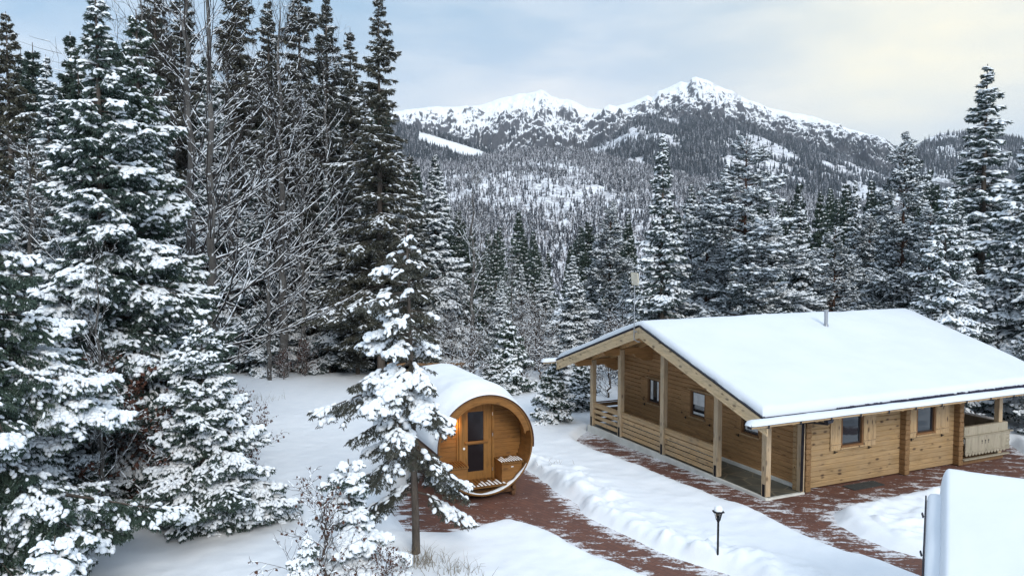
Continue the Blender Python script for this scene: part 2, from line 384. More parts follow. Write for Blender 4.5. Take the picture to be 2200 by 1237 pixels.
def ground_z(x, y):
    g = gz(x, y); near = (y > 9) & (y < 40) & (x > -8) & (x < 32)
    sn = .17 + .10 * (fbm(x / 2.3, y / 2.3, 21, 4) - .5) + .10 * (fbm(x / 7, y / 7, 3, 2) - .5) + .035 * (fbm(x / .35, y / .35, 40, 2) - .5)
    dA, dB, dH = [np.full(x.shape, 9.) for _ in range(3)]
    if near.any():
        a_, b_2, c_2 = path_sdf(x[near], y[near]); dA[near] = a_; dB[near] = b_2; dH[near] = c_2
    wob = .028 * (fbm(x / .32, y / .32, 60, 3) - .5) * 2 + .14 * (fbm(x / 1.6, y / 1.6, 61, 2) - .5) * 2
    d = np.minimum(dA, dB) + wob
    # shovelled clods beside the cleared paths
    clod = np.clip(fbm(x / .7, y / .7, 70, 3) - .42, 0, 1) * .55 + np.clip(fbm(x / .2, y / .2, 75, 3) - .5, 0, 1) * .28
    right_of_A = sstep(.0, .3, dA) * sstep(1.9, .6, dA) * sstep(-1., .6, x * .6 + (y - 20.5) * .55 + 0.2) * (dB > .5)
    bank = .07 * np.exp(-((d - .5) / .4) ** 2)
    sn = sn + right_of_A * clod + bank * (.4 + 1.2 * fbm(x / 1.1, y / 1.1, 80, 3))
    isl = sstep(.1, .4, dB) * (x > 9.0) * (y < 22.5)
    sn = sn + isl * clod * .55
    s = sstep(-.02, .42, d) ** .75
    z = g + np.where(d > -.02, -.03 + (sn + .03) * s, -.03)
    z = np.where(d < -.02, g - .07, z)
    z = np.where(dH < 0, g - .12, z)
    return z
def nonuni(lo, hi, step, outlo, outhi, k=1.22):
    a = list(np.arange(lo, hi, step)); s = step; v = hi
    while v < outhi: a.append(v); s *= k; v += s
    s = step * k; v = lo - s; b = []
    while v > outlo: b.append(v); s *= k; v -= s
    return np.array(b[::-1] + a)
xs = nonuni(-15, 20, .075, -1800, 2400); ys = nonuni(10.5, 34, .075, -300, 640)
X, Y = np.meshgrid(xs, ys); Z = ground_z(X, Y)
nx, ny = len(xs), len(ys)
def gridfaces(nx, ny):
    i = np.arange(ny - 1)[:, None] * nx + np.arange(nx - 1)[None]
    return np.stack([i, i + 1, i + 1 + nx, i + nx], -1).reshape(-1, 4)
tag(Acc().add(np.stack([X, Y, Z], -1), gridfaces(nx, ny), 0, True).obj('snow_ground', SNOW), kind='structure')
def zat(x, y): return float(ground_z(np.array([float(x)]), np.array([float(y)]))[0])
px_, py_ = np.arange(-8, 27, .2), np.arange(12.5, 33, .2)
X, Y = np.meshgrid(px_, py_); dA, dB, dH = path_sdf(X, Y)
al, bl = toloc(X, Y)
dust = .55 * sstep(-.6, 0., dA) + .5 * sstep(-.45, 0., dB) + .35 * sstep(-1.4, -.2, dA) * fbm(X, Y, 5)
dust = dust + .5 * ((al < 0) & (al > -.9) & (bl > -1)) * sstep(.9, .15, np.abs(al + .05)) * fbm(X / .8, Y / .8, 9) * 1.3
dust = dust + .35 * (np.minimum(dB, 0) > -3) * sstep(-.6, -1.2, bl) * (al > .2) * (al < 6) * fbm(X / .9, Y / .9, 12)
dust = dust - .55 * sstep(0, -.6, sdf(PATH_A, X, Y)) * (Y > 22)
keep = np.minimum(dA, dB).ravel() < .8
q = gridfaces(len(px_), len(py_)); q = q[keep[q].any(1)]
o = Acc().add(np.stack([X, Y, gz(X, Y) - .0], -1), q, 0, True).obj('brick_path', PAVE); tag(o, kind='structure')
at = o.data.attributes.new('dust', 'FLOAT', 'POINT'); at.data.foreach_set('value', dust.ravel().astype(np.float32))

# ---------------------------------------------------------------- chalet (local x along the ridge, local y along the gable, metres)
HRZ = math.atan2(U[1], U[0])
RB, RZ0, SL = 4.75, 4.42, .326
def roofz(b): return RZ0 - SL * abs(b - RB)
A0, A1, B0, B1 = -1.0, 11.35, -1.1, 10.5
CHH = .155
house = thing('chalet', 'wooden log chalet with a snow covered gable roof and a long railed porch', 'chalet', O, HRZ)
def logwall(name, axis, f0, f1, s0, s1, z0, m, opens=(), gable=False, top=2.62):
    A = Acc(); z = z0; k = 0
    while z < (RZ0 if gable else top):
        a, b = s0, s1; zt = min(z + CHH, RZ0 if gable else top)
        if gable:
            half = (RZ0 - .10 - z) / SL
            a, b = max(a, RB - half), min(b, RB + half)
            if b - a < .2: break
        cuts = sorted((o0, o1) for o0, o1, oz0, oz1 in opens if z + CHH * .5 > oz0 and z + CHH * .5 < oz1)
        cur = a; segs = []
        for c0, c1 in cuts:
            if c0 > cur: segs.append((cur, min(c0, b)))
            cur = max(cur, c1)
        if cur < b: segs.append((cur, b))
        for p, q in segs:
            if q - p < .03: continue
            if axis == 'y': A.box(f0, f1, p, q, z + .001, zt - .001, 0, .02)
            else: A.box(p, q, f0, f1, z + .001, zt - .001, 0, .02)
        z += CHH; k += 1
    o = A.obj(name, m, house); return o
GW = 1.35
WG = [(6.98, 7.62, 1.24, 2.06), (4.38, 5.08, 1.24, 2.04), (1.82, 2.5, 1.22, 2.0)]
WL = [(2.95, 3.74, 1.16, 2.04), (6.13, 6.88, 1.2, 2.06)]
grow = lambda L_, e=.05: [(a - e, b + e, c - e, d + e) for a, b, c, d in L_]
logwall('wall', 'y', GW, GW + .16, .0, 9.55, .10, WALLY, grow(WG), True)
logwall('wall', 'x', .12, .28, 1.2, 8.1, .03, WALLX, grow(WL))
logwall('wall', 'x', 9.4, 9.56, 1.52, 8.1, .03, WALLX)
logwall('wall', 'y', 8.0, 8.16, .28, 9.4, .1, WALLY, (), True)
# ground floor slab; the interior's darkness is painted into the opaque window glass
Acc().box(1.52, 7.99, .29, 9.39, .0, .08).obj('floor', DARKW, house)
# log ends crossing at the corners
for nm, a, b, top in (('corner_log', 1.46, .02, 2.6), ('corner_log', 5.48, .02, 2.6), ('corner_log', 7.93, .02, 2.6), ('corner_log', 1.43, 9.66, 2.6)):
    A = Acc(); z = .02; k = 0
    while z < top:
        e = .012 * (k % 2); A.box(a - .10, a + .10, b - .12 + e, b + .12, z, z + CHH - .004, 0, .016); z += CHH; k += 1
    o = A.obj(nm, wood_mat('corner_log_wood', (.27, .16, .075), 1, .155, .5) if 'clw' not in globals() else clw, house)
    clw = o.data.materials[0]
A = Acc(); A.box(1.19, 1.33, -.07, .1, .02, 2.6, 0, .01); A.obj('corner_board', POSTW, house)
# porch
A = Acc(); A.box(-.03, GW + .02, -.02, 9.6, -.30, .055); A.obj('porch_floor', SLATE, house)
A = Acc(); A.box(-.13, -.034, -.12, 9.62, -.45, .075, 0, .006); A.box(-.034, 1.3, -.12, -.024, -.3, .05, 0, .005); A.obj('plinth', CONC, house)
A = Acc(); A.box(GW - .045, GW - .003, .12, 9.5, .055, .17, 0, .005); A.obj('skirting', CONC, house)
for b in (.02, 2.08, 4.82, 7.44, 9.42):
    zt = roofz(b) - (.40 if b in (.02,) else .28)
    A = Acc(); A.box(-.085, .085, b - .1, b + .1, .078, zt, 0, .012)
    A.add(*[[], []]) if 0 else None
    p = A.obj('post', POSTW, house)
    A = Acc(); A.box(-.092, -.0855, b - .05, b + .05, -.04 if b < 9 else .0, .42); A.obj('post_shoe', IRON, p)
def railing(b0, b1, n, gap, zt=.98, open_=False):
    A = Acc(); L = b1 - b0; z = zt - .05
    A.box(-.05, .07, b0, b1, zt - .04, zt, 0, .008)
    h = (zt - .04 - .10) / n - gap
    for k in range(n):
        z1 = zt - .045 - k * (h + gap) - (gap if k else 0) * 0
        A.box(-.02, .012, b0, b1, z1 - h, z1 - .002, 0, .006)
    A.obj('railing', RAILY, house)
railing(7.54, 9.32, 4, .075); railing(4.92, 7.34, 5, .03); railing(2.18, 4.72, 5, .03)
A = Acc(); A.box(.09, GW - .01, 9.37, 9.45, .94, .98, 0, .006)
for k in range(4): A.box(.09, GW - .01, 9.39, 9.42, .78 - k * .2, .92 - k * .2, 0, .005)
A.obj('railing', DARKW, house)  # return rail: the shadow it lies in is put into its dark colour
# purlins, rafters
for b, top in ((.02, .36), (2.4, .30), (4.75, .30), (7.5, .30), (9.5, .30)):
    A = Acc(); z1 = roofz(b) - top + .08; x0 = -.82
    prof = [(x0, z1), (x0, z1 - .06), (x0 + .05, z1 - .14), (x0 + .13, z1 - .24), (A1 - .4, z1 - .24), (A1 - .4, z1)]
    A.prism([(p, q) for p, q in prof], 'y', b - .09, b + .09)
    A.obj('purlin', BEAMX, house)
    if b > 7:
        A = Acc(); A.prism([(.55, z1 - .245), (.62, z1 - .34), (.8, z1 - .41), (.95, z1 - .50), (GW - .002, z1 - .50), (GW - .002, z1 - .245)], 'y', b - .08, b + .08); A.obj('corbel', BEAMX, house)
for a in np.arange(-.82, A1 - .3, .82):
    for sgn in (-1, 1):
        e = B0 + .1 if sgn < 0 else B1 - .1
        A = Acc(); A.beam((a, RB, RZ0 - .21), (a, e, roofz(e) - .21), .09, .12); A.obj('rafter', SOFF, house)
# roof boarding with tiles, verge boards, snow
def rs(b0, b1, dz0, dz1):
    return [(b0, roofz(b0) + dz0), (b1, roofz(b1) + dz0), (b1, roofz(b1) + dz1), (b0, roofz(b0) + dz1)]
A = Acc()
A.prism(rs(B0, RB, -.145, -.045), 'x', A0, A1); A.prism(rs(RB, B1, -.145, -.045), 'x', A0, A1)
roof = A.obj('roof', SOFF, house)
A = Acc()
A.prism(rs(B0 - .02, RB, -.043, 0), 'x', A0 - .03, A1 + .03); A.prism(rs(RB, B1 + .02, -.043, 0), 'x', A0 - .03, A1 + .03)
A.obj('roofing', TILE, roof)
for aa, sx in ((A0, -1), (A1, 1)):
    for b0, b1 in ((B0, RB), (RB, B1)):
        A = Acc(); x0, x1 = sorted((aa + sx * .002, aa + sx * .035))
        A.prism(rs(b0, b1, -.40, -.05), 'x', x0, x1)
        # scalloped upper trim
        n = 34; bs = np.linspace(b0, b1, n * 4 + 1); x0, x1 = sorted((aa + sx * .036, aa + sx * .055))
        lo = -.135 - .022 * np.abs(np.sin(np.arange(n * 4 + 1) * np.pi / 4))
        V = []
        for x in (x0, x1):
            for i, b in enumerate(bs): V += [(x, b, roofz(b) - .05), (x, b, roofz(b) + lo[i])]
        m_n = 2 * len(bs); Q = []
        for i in range(len(bs) - 1):
            Q += [(2 * i, 2 * i + 1, 2 * i + 3, 2 * i + 2), (m_n + 2 * i, m_n + 2 * i + 2, m_n + 2 * i + 3, m_n + 2 * i + 1), (2 * i + 1, m_n + 2 * i + 1, m_n + 2 * i + 3, 2 * i + 3)]
        A.add(V, Q)
        x0, x1 = sorted((aa + sx * .036, aa + sx * .05)); A.prism(rs(b0, b1, -.402, -.345), 'x', x0, x1)
        A.obj('verge_board', FASC, roof)
        A = Acc(); x0, x1 = sorted((aa - sx * .03, aa + sx * .075)); A.prism(rs(b0, b1, .001, .022), 'x', x0, x1); A.obj('verge_flashing', METAL, roof)
def snow_slab(f, a0, a1, b0, b1, T, na, nb, edge=.2, seed=1, jag=.0):
    a = np.linspace(a0, a1, na); b = np.linspace(b0, b1, nb)
    # denser rows near the rims
    def dens(v0, v1, n): t = np.linspace(-1, 1, n); return v0 + (v1 - v0) * (.5 + .5 * np.sign(t) * (1 - (1 - np.abs(t)) ** 1.6))
    a = dens(a0, a1, na); b = dens(b0, b1, nb); A_, B_ = np.meshgrid(a, b)
    d = np.minimum(np.minimum(A_ - a0, a1 - A_), np.minimum(B_ - b0, b1 - B_))
    q_ = np.clip(d / edge, 0, 1); t = np.sqrt(1 - (1 - q_) ** 2)
    Z_ = T * t * (1 + .10 * (fbm(A_ / 2, B_ / 2, seed, 3) - .5)) + (.07 * (fbm(A_ / 1.6, B_ / 1.6, seed + 4, 3) - .5) + .016 * (fbm(A_ / .22, B_ / .22, seed + 5, 2) - .5)) * t
    jA = A_ + jag * (fbm(B_ / .25, B_ * 0 + 3, seed + 7, 3) - .5) * ((A_ <= a0 + 1e-6) * 1.)
    top = np.stack([jA, B_, f(A_, B_) + Z_ + .003], -1).reshape(-1, 3); bot = np.stack([jA, B_, f(A_, B_) + .003], -1).reshape(-1, 3)
    return top, bot, gridfaces(na, nb)
rz = np.vectorize(roofz)
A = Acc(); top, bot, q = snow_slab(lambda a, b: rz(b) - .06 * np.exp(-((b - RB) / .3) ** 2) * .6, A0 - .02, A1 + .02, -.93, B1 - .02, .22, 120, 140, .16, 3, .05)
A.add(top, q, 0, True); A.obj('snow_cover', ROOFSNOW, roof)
# snow guard of dark ribbed tiles showing through above the eave
A = Acc(); rr = random.Random(4)
for k in range(118):
    a = 1.55 + k * .083; h = .02 + .035 * min(1, k / 80.) * rr.uniform(.6, 1.1) if rr.random() > (.55 if k < 25 else .06) else .012
    A.box(a, a + .058, -1.0, -.94, roofz(-.97) + .0, roofz(-.97) + .035 + h, 0, .008)
A.box(2.6, A1, -.99, -.95, roofz(-.97), roofz(-.97) + .04)
A.obj('eave_tiles', TILE, roof)
# eave board and gutter with its own roll of snow, both sides
for side, b, sg in ((0, -1.14, -1), (1, 10.62, 1)):
    z = roofz(B0) - .045; x0, x1 = (-1.72 if side == 0 else -1.6), A1 + .1
    A = Acc(); b0, b1 = sorted((b - sg * .02, b + sg * .13)); A.box(x0 + .03, x1, b0, b1, z - .075, z - .005, 0, .008); A.obj('eave_board', FASC if side else RAILX, roof)
    A = Acc(); b0, b1 = sorted((b + sg * .132, b + sg * .15)); A.box(x0, x1, b0, b1, z - .02, z + .03)
    A.box(x0, x0 + .02, *sorted((b, b + sg * .135)), z - .08, z + .03)
    for k in range(12):
        a = x0 + .55 + k * 1.08; A.box(a, a + .035, *sorted((b - sg * .01, b + sg * .155)), z - .1, z - .076); A.box(a, a + .035, *sorted((b + sg * .151, b + sg * .165)), z - .1, z + .035)
    A.obj('gutter', METAL, roof)
    A = Acc(); n = 130; s = 10; xs_ = np.linspace(x0 - .03, x1, n); th = np.linspace(0, np.pi, s)
    endt = np.sqrt(np.clip(1 - (1 - np.clip((xs_ - x0 + .03) / .16, 0, 1)) ** 2, 0, 1)) + .02
    hh = (.135 + .03 * (fbm(xs_ / .5, xs_ * 0, 5, 3) - .5)) * endt; wd = .155 + .012 * np.sin(xs_ * 3)
    Vv = np.stack([np.repeat(xs_[:, None], s, 1), b + sg * .03 - np.cos(th)[None] * wd[:, None] * (.6 + .4 * endt[:, None]), z + .0 + np.sin(th)[None] ** .8 * hh[:, None]], -1)
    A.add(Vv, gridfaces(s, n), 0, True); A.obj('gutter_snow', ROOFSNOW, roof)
# downpipe stub with hopper under the front gutter
A = Acc(); zg = roofz(B0) - .05
A.prism([(1.02, zg - .06), (1.3, zg - .06), (1.25, zg - .2), (1.1, zg - .24), (1.07, zg - .2)], 'y', -1.12, -.98)
A.tube([(1.17, -1.05, zg - .18), (1.17, -1.0, zg - .26), (1.17, -.4, zg - .33), (1.17, -.14, zg - .42), (1.17, -.12, .1)], .04, 8)
A.tube([(1.9, -1.05, zg - .09), (2.35, -1.02, zg - .09), (2.38, -.9, zg - .06)], .035, 6); A.obj('downpipe', METAL, house)
# flue
A = Acc(); A.tube([(5.8, 3.5, 3.9), (5.8, 3.5, 4.76)], .065, 14); A.tube([(5.8, 3.5, 4.76), (5.8, 3.5, 4.80)], .085, 14); A.tube([(5.8, 3.5, 4.0), (5.8, 3.5, 4.30)], [.12, .08], 14); A.obj('flue_pipe', STEEL, house)

# windows
def window(axis, s0, s1, z0, z1, face, outw, curtain=None, hood=True, wl=1., shut=(.44, .44)):
    """face: coordinate of the wall's outer face; outw: -1 as outward is the negative direction"""
    def bx(A, sa, sb, da, db, za, zb, m=0, ch=.004):
        da, db = sorted((face + outw * da, face + outw * db))
        if axis == 'y': A.box(da, db, sa, sb, za, zb, m, ch)
        else: A.box(sa, sb, da, db, za, zb, m, ch)
    A = Acc(); t = .055
    bx(A, s0 - .05, s1 + .05, .03, -.07, z1, z1 + t); bx(A, s0 - .05, s1 + .05, .05, -.07, z0 - t, z0)
    bx(A, s0 - t, s0, .028, -.07, z0 + .001, z1 - .001); bx(A, s1, s1 + t, .028, -.07, z0 + .001, z1 - .001)
    f = A.obj('window', FRAMEW, house)
    A = Acc(); e = .035
    for sa, sb, za, zb in ((s0, s0 + e, z0, z1), (s1 - e, s1, z0, z1), (s0 + e, s1 - e, z0, z0 + e), (s0 + e, s1 - e, z1 - e, z1)): bx(A, sa, sb, -.03, -.068, za, zb, 0, .003)
    A.obj('sash', wood_sash, f)
    A = Acc(); bx(A, s0 + e, s1 - e, -.05, -.056, z0 + e, z1 - e, 0, 0); A.obj('pane', GLASS, f)
    if curtain:
        A = Acc()
        for ca, cb, c0, c1 in curtain: bx(A, s0 + ca * (s1 - s0), s0 + cb * (s1 - s0), -.044, -.048, z0 + c0 * (z1 - z0), z0 + c1 * (z1 - z0), 0, 0)
        A.obj('curtain', CURT, f)
    A = Acc(); bx(A, s0 - .09, s1 + .09, .075, .0, z0 - .10, z0 - .058, 0, .006); A.obj('sill', SHUT, f)
    for sd_, wv in ((-1, shut[0]), (1, shut[1])):
        A = Acc(); c0, c1 = (s0 - .065 - wv, s0 - .065) if sd_ < 0 else (s1 + .065, s1 + .065 + wv)
        nb = 3; wv_ = (c1 - c0) / nb
        for k in range(nb): bx(A, c0 + k * wv_ + .002, c0 + (k + 1) * wv_ - .002, .012, .038, z0 - .12, z1 + .02, 0, .005)
        for zz in (z0 + .02, z1 - .12): bx(A, c0 + .01, c1 - .01, .038, .055, zz, zz + .075, 0, .005)
        s_ = A.obj('shutter', SHUT if axis == 'x' else WALLY, f)
        A = Acc(); bx(A, c0 + .02, c1 - .02, .0555, .0575, z0 + .052, z0 + .062, 0, 0)
        cm_ = (c0 + c1) / 2; bx(A, cm_ - .04, cm_ + .07, .03, .05, z0 - .175, z0 - .155, 0, 0); bx(A, cm_ - .05, cm_ - .03, .03, .06, z0 - .2, z0 - .12, 0, 0)
        A.obj('shutter_catch', IRON, s_)
    if hood:
        A = Acc(); bx(A, s0 - .52, s1 + .12, .0, .11, z1 + .065, z1 + .10, 0, .006); bx(A, s0 - .5, s1 + .1, .0, .03, z1 + .02, z1 + .063, 0, .006); A.obj('hood', SHUT, f)
    return f
wood_sash = plain('dark_sash', (.05, .035, .03), .5, .3)
(a, b, c, d) = WG[0]; window('y', a, b, c, d, GW, -1, [(.05, .3, .1, .97), (.72, .97, .1, .97)], shut=(.40, .42))
(a, b, c, d) = WG[1]; window('y', a, b, c, d, GW, -1, [(.06, .95, .45, .97), (.06, .95, .03, .14)], shut=(.42, .5))
(a, b, c, d) = WG[2]; window('y', a, b, c, d, GW, -1, [(.06, .95, .1, .35)], shut=(.42, .3))
(a, b, c, d) = WL[0]; window('x', a, b, c, d, .12, -1, None, hood=False, shut=(.42, .5))
(a, b, c, d) = WL[1]; window('x', a, b, c, d, .12, -1, None, hood=False, shut=(.38, .62))

# right-hand veranda with boarded balustrade
A = Acc(); A.box(8.18, 10.15, .0, 9.5, -.1, .14); A.obj('veranda_floor', DARKW, house)
A = Acc(); A.box(9.88, 10.06, .0, .18, .16, roofz(.1) - .42, 0, .012); A.obj('post', POSTW, house)
A = Acc(); A.box(9.88, 10.06, 4.7, 4.88, .16, 4.05, 0, .012); A.obj('post', POSTW, house)
A = Acc(); A.box(8.1, 10.25, -.06, .06, .93, 1.22, 0, .008); A.box(8.04, 10.45, -.13, .06, .90, .928, 0, .006)
n = 13; w_ = 2.0 / n
for k in range(n):
    x0 = 8.12 + k * w_; x1 = x0 + w_ - .006; xm = (x0 + x1) / 2
    A.prism([(x0, .36), (x0 + .02, .31), (xm - .02, .285), (xm + .02, .285), (x1 - .02, .31), (x1, .36), (x1, .899), (x0, .899)], 'y', -.10, -.07)
A.box(8.08, 10.3, -.125, -.102, .40, .44, 0, .005); A.box(8.06, 10.3, -.12, .0, .15, .19, 0, .006)
bal = A.obj('balustrade', BALW, house)
A = Acc()
for k, x in enumerate((8.92, 9.08, 9.24)):
    A.tube([(x, -.102, .72 + .0), (x, -.098, .72)], .028, 10); A.box(x - .01, x + .01, -.1015, -.1, .62, .71)
A.obj('cut_out_shade', IRON, bal)  # black discs and bars laid on the boards stand for shade in the holes
A = Acc()
for k in range(5): A.box(10.12, 10.36, -.08 + .01 * (k % 2), .1, .30 + k * .12, .415 + k * .12, 0, .02)
A.box(10.16, 10.3, .1, 4.7, .3, 1.15, 0, .01); A.box(10.12, 10.34, .1, 4.7, 1.152, 1.2, 0, .008)
A.obj('balustrade', BALW, house)
A = Acc(); A.prism([(10.12, 1.2), (10.16, 1.235), (10.3, 1.235), (10.34, 1.2)], 'y', .2, 4.6); A.obj('rail_snow', SNOW, house)

# antenna clamped to the gable tip
an = thing('antenna', 'beige panel antenna on a thin grey mast at the chalet gable tip', 'antenna', O + U * -1.075 + W * 5.0, HRZ)
A = Acc(); A.tube([(0, 0, 3.93), (0, 0, 5.86)], .018, 8); A.tube([(0, 0, 3.96), (.0, -.2, 3.90), (.03, -.3, 3.90)], .014, 6); A.tube([(.0, .0, 4.2), (.03, -.14, 4.22)], .02, 6); A.obj('mast', STEEL, an)
bm = bmesh.new(); bmesh.ops.create_cube(bm, size=1)
for v in bm.verts: v.co = (v.co.x * .05, v.co.y * .35, v.co.z * .42)
bmesh.ops.bevel(bm, geom=bm.edges[:], offset=.02, segments=2, affect='EDGES')
Mx = Matrix.Translation((-.06, -.12, 5.93)) @ Matrix.Rotation(math.radians(5), 4, 'X') @ Matrix.Rotation(math.radians(-10), 4, 'Y') @ Matrix.Rotation(math.radians(10), 4, 'Z')
A = Acc(); A.bm(bm, 0, False, Mx); A.obj('panel', PANEL, an)
A = Acc(); A.beam((0, 0, 5.78), (-.06, .02, 5.86), .09, .08); A.beam((0, -.04, 5.74), (0, -.34, 5.80), .07, .03); A.obj('bracket', CURT, an)

dm = Acc().box(-.62, .62, -.22, .22, .004, .022, 0, .006).obj('door_mat', MATG); dm.location = tuple(O + U * 3.45 + W * -.26 + np.array([0, 0, .0])); dm.rotation_euler = (0, 0, HRZ)
tag(dm, 'flat dark grey mat on the brick paving below the chalet window', 'mat')

# ---------------------------------------------------------------- snowed-over hut at the lower right
HZ = math.radians(29); hy = np.array([math.sin(HZ), math.cos(HZ)]); hx = np.array([hy[1], -hy[0]])
hp = VY(2027, 1012, 13.0)
hut = thing('garden_hut', 'small hut beside the path with thick snow on its steep roof', 'hut', (hp[0], hp[1], 0), -HZ)
hz0 = hp[2] - .30
def hroof(y): return hz0 + .46 * np.minimum(y, 0) * 1.0 - .5 * np.maximum(y, 0)
A = Acc(); A.prism([(0, hz0 - .1), (0, hz0), (-3.6, hz0 - 3.6 * .46), (-3.6, hz0 - 3.6 * .46 - .1)], 'x', 0, 3.6); A.prism([(0.001, hz0 - .1), (1.6, hz0 - .9), (1.6, hz0 - .8), (0.001, hz0)], 'x', 0, 3.6)
hr = A.obj('roof', DARKW, hut)
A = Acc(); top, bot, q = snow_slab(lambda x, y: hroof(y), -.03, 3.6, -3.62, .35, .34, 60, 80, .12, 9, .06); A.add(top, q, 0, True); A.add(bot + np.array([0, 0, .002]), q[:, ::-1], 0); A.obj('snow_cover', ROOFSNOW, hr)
A = Acc(); A.box(-.235, -.02, -3.5, -.42, 0, .03)
V = np.array(A.v[0]);
def strip(x0, x1, y0, y1, dz0, dz1, T=0):
    yy = np.linspace(y0, y1, 60); prof = [(x0, 0), (x0 + .01, .6), (x0 + .05, .92), ((x0 + x1) / 2, 1), (x1, 1)]
    V = [(x, y, hroof(y) + dz0 + (dz1 - dz0) * h * (math.sqrt(max(0, 1 - (1 - min(1, (y1 - y) / .12)) ** 2)) * (1 + .25 * (vnoise(np.array([y * 2.2]), np.array([3.]), 4)[0] - .5)) if T else 1)) for y in yy for x, h in prof]
    return V, gridfaces(len(prof), 60)
A = Acc(); A.add(*strip(-.235, .0, -3.6, -.14, -.13, .06, 1), 0, True); A.obj('verge_snow', ROOFSNOW, hr)
A = Acc()
for y0 in np.arange(-3.6, -.3, .8):
    A.beam((-.25, y0, hroof(y0) - .14), (-.25, min(y0 + .79, -.1), hroof(min(y0 + .79, -.1)) - .14), .025, .16)
    if y0 < -.9: A.beam((-.275, y0 + .66, hroof(y0 + .66) - .13), (-.30, y0 + .72, hroof(y0 + .72) - .10), .02, .05)
A.obj('verge_board', METAL, hr)
A = Acc(); A.box(.1, 3.4, -2.9, 1.2, -.1, hz0 - 2.9 * .46 - .12, 0, .01); A.prism([(-2.9, hz0 - 1.46), (1.2, hz0 - 1.46), (1.2, hz0 - .72), (0, hz0 - .12)], 'x', .1, 3.4); A.obj('wall', WALLY, hut)

# ---------------------------------------------------------------- garden lantern
lp = G(1542, 1197, .15)
for _ in range(3): lp = G(1542, 1197, zat(lp[0], lp[1]))
ln = thing('garden_lantern', 'black garden lantern on a post with a cap of snow', 'lantern', (lp[0], lp[1], lp[2] - .16)); ln.scale = (.9, .9, .98)
A = Acc(); A.tube([(0, 0, -.1), (0, 0, .98)], .026, 10); A.tube([(0, 0, .97), (0, 0, 1.03)], [.03, .045], 10); A.tube([(0, 0, .12), (0, 0, .16)], .045, 10); A.obj('post', IRON, ln)
A = Acc()
for k in range(6):
    t = k * math.pi / 3; A.tube([(.05 * math.cos(t), .05 * math.sin(t), 1.02), (.105 * math.cos(t), .105 * math.sin(t), 1.2)], .006, 5)
A.tube([(0, 0, 1.02), (0, 0, 1.035)], .06, 6); A.tube([(0, 0, 1.2), (0, 0, 1.215), (0, 0, 1.26)], [.155, .15, .03], 6); A.obj('cage', IRON, ln)
A = Acc(); A.tube([(0, 0, 1.036), (0, 0, 1.198)], [.048, .098], 6); A.obj('glass', LGLASS, ln)
A = Acc(); A.tube([(0, 0, 1.03), (0, 0, 1.13)], [.02, .02], 8); A.obj('bulb_holder', IRON, ln)
A = Acc(); th = np.linspace(0, math.pi / 2, 7); A.tube([(0, 0, 1.22 + .115 * math.sin(t)) for t in th], [.01 + .095 * math.cos(t) ** .6 if t < 1.5 else .004 for t in th], 14); A.obj('snow_cap', TSNOW, ln)
# ---------------------------------------------------------------- barrel sauna (local x across, y along the barrel, origin below the front hoop)
SA = math.radians(22.8)
sau = thing('barrel_sauna', 'round wooden barrel sauna with a glazed door under a thick layer of snow', 'sauna', (-.70, 21.15, -.04), SA)
R0, SCZ, SLEN = 1.40, 1.52, 4.7
def ring(r0, r1, y0, y1, a0, a1, n=72, m=0, A=None, smooth=True):
    """an arc shaped solid between two radii; angles in degrees from +x"""
    A = A or Acc(); th = np.radians(np.linspace(a0, a1, n)); full = abs(a1 - a0) >= 359.9
    P = []
    for r, y in ((r0, y0), (r1, y0), (r1, y1), (r0, y1)):
        P.append(np.stack([r * np.cos(th), np.full(n, y), SCZ + r * np.sin(th)], -1))
    i = np.arange(n - 1)
    for k in range(4):
        a, b = P[k], P[(k + 1) % 4]; A.add(np.vstack([a, b]), np.stack([i, i + n, i + n + 1, i + 1], -1), m, smooth and k % 2 == 1)
    if not full:
        for e in (0, -1): A.add(np.array([P[k][e] for k in range(4)]), [(0, 1, 2, 3)], m)
    return A
# staves
A = Acc(); ns = 44
for k in range(ns):
    a0 = k * 360 / ns; ring(R0 - .045, R0, 0, SLEN, a0 + .18, a0 + 360 / ns - .18, 3, 0, A, False)
ring(R0 - .043, R0 - .005, .01, SLEN - .01, 0, 360, 90, 0, A)
A.obj('barrel_shell', BARD, sau)
A = ring(R0 + .004, R0 + .03, -.03, SLEN + .03, -6, 186, 90); A.obj('roof_shingles', SHING, sau)
A = ring(1.21, R0 - .05, .02, .085, 14, 166, 60); ring(1.18, 1.215, .0, .1, 12, 168, 60, 0, A); A.obj('front_arch', BARW, sau)
for yy in (.35, 2.2, 4.3):
    ring(R0 + .001, R0 + .008, yy, yy + .04, 187, 353, 50).obj('hoop', STEEL, sau)
# inner front wall, boarded
def disk_boards(y0, y1, h, holes, name, m):
    A = Acc(); z = SCZ - (R0 - .05); rr_ = R0 - .05
    while z < SCZ + rr_:
        zm = z + h / 2; half = math.sqrt(max(.01, rr_ ** 2 - (zm - SCZ) ** 2))
        cuts = [(c0, c1) for c0, c1, z0, z1 in holes if zm > z0 and zm < z1]
        cur = -half
        for c0, c1 in cuts:
            if c0 > cur: A.box(cur, c0, y0, y1, z + .001, z + h - .001, 0, .006)
            cur = c1
        if cur < half: A.box(cur, half, y0, y1, z + .001, z + h - .001, 0, .006)
        z += h
    return A.obj(name, m, sau)
DX0, DX1, DZ0, DZ1 = -.50, .44, .36, 2.56
disk_boards(.76, .80, .12, [(DX0, DX1, DZ0, DZ1)], 'front_wall', BARW)
disk_boards(SLEN - .2, SLEN - .16, .12, [], 'rear_wall', BARW)
A = Acc(); A.box(DX0 - .06, DX0 + .03, .71, .80, DZ0 - .05, DZ1 + .06, 0, .006); A.box(DX1 - .0, DX1 + .07, .71, .80, DZ0 - .05, DZ1 + .02, 0, .006)
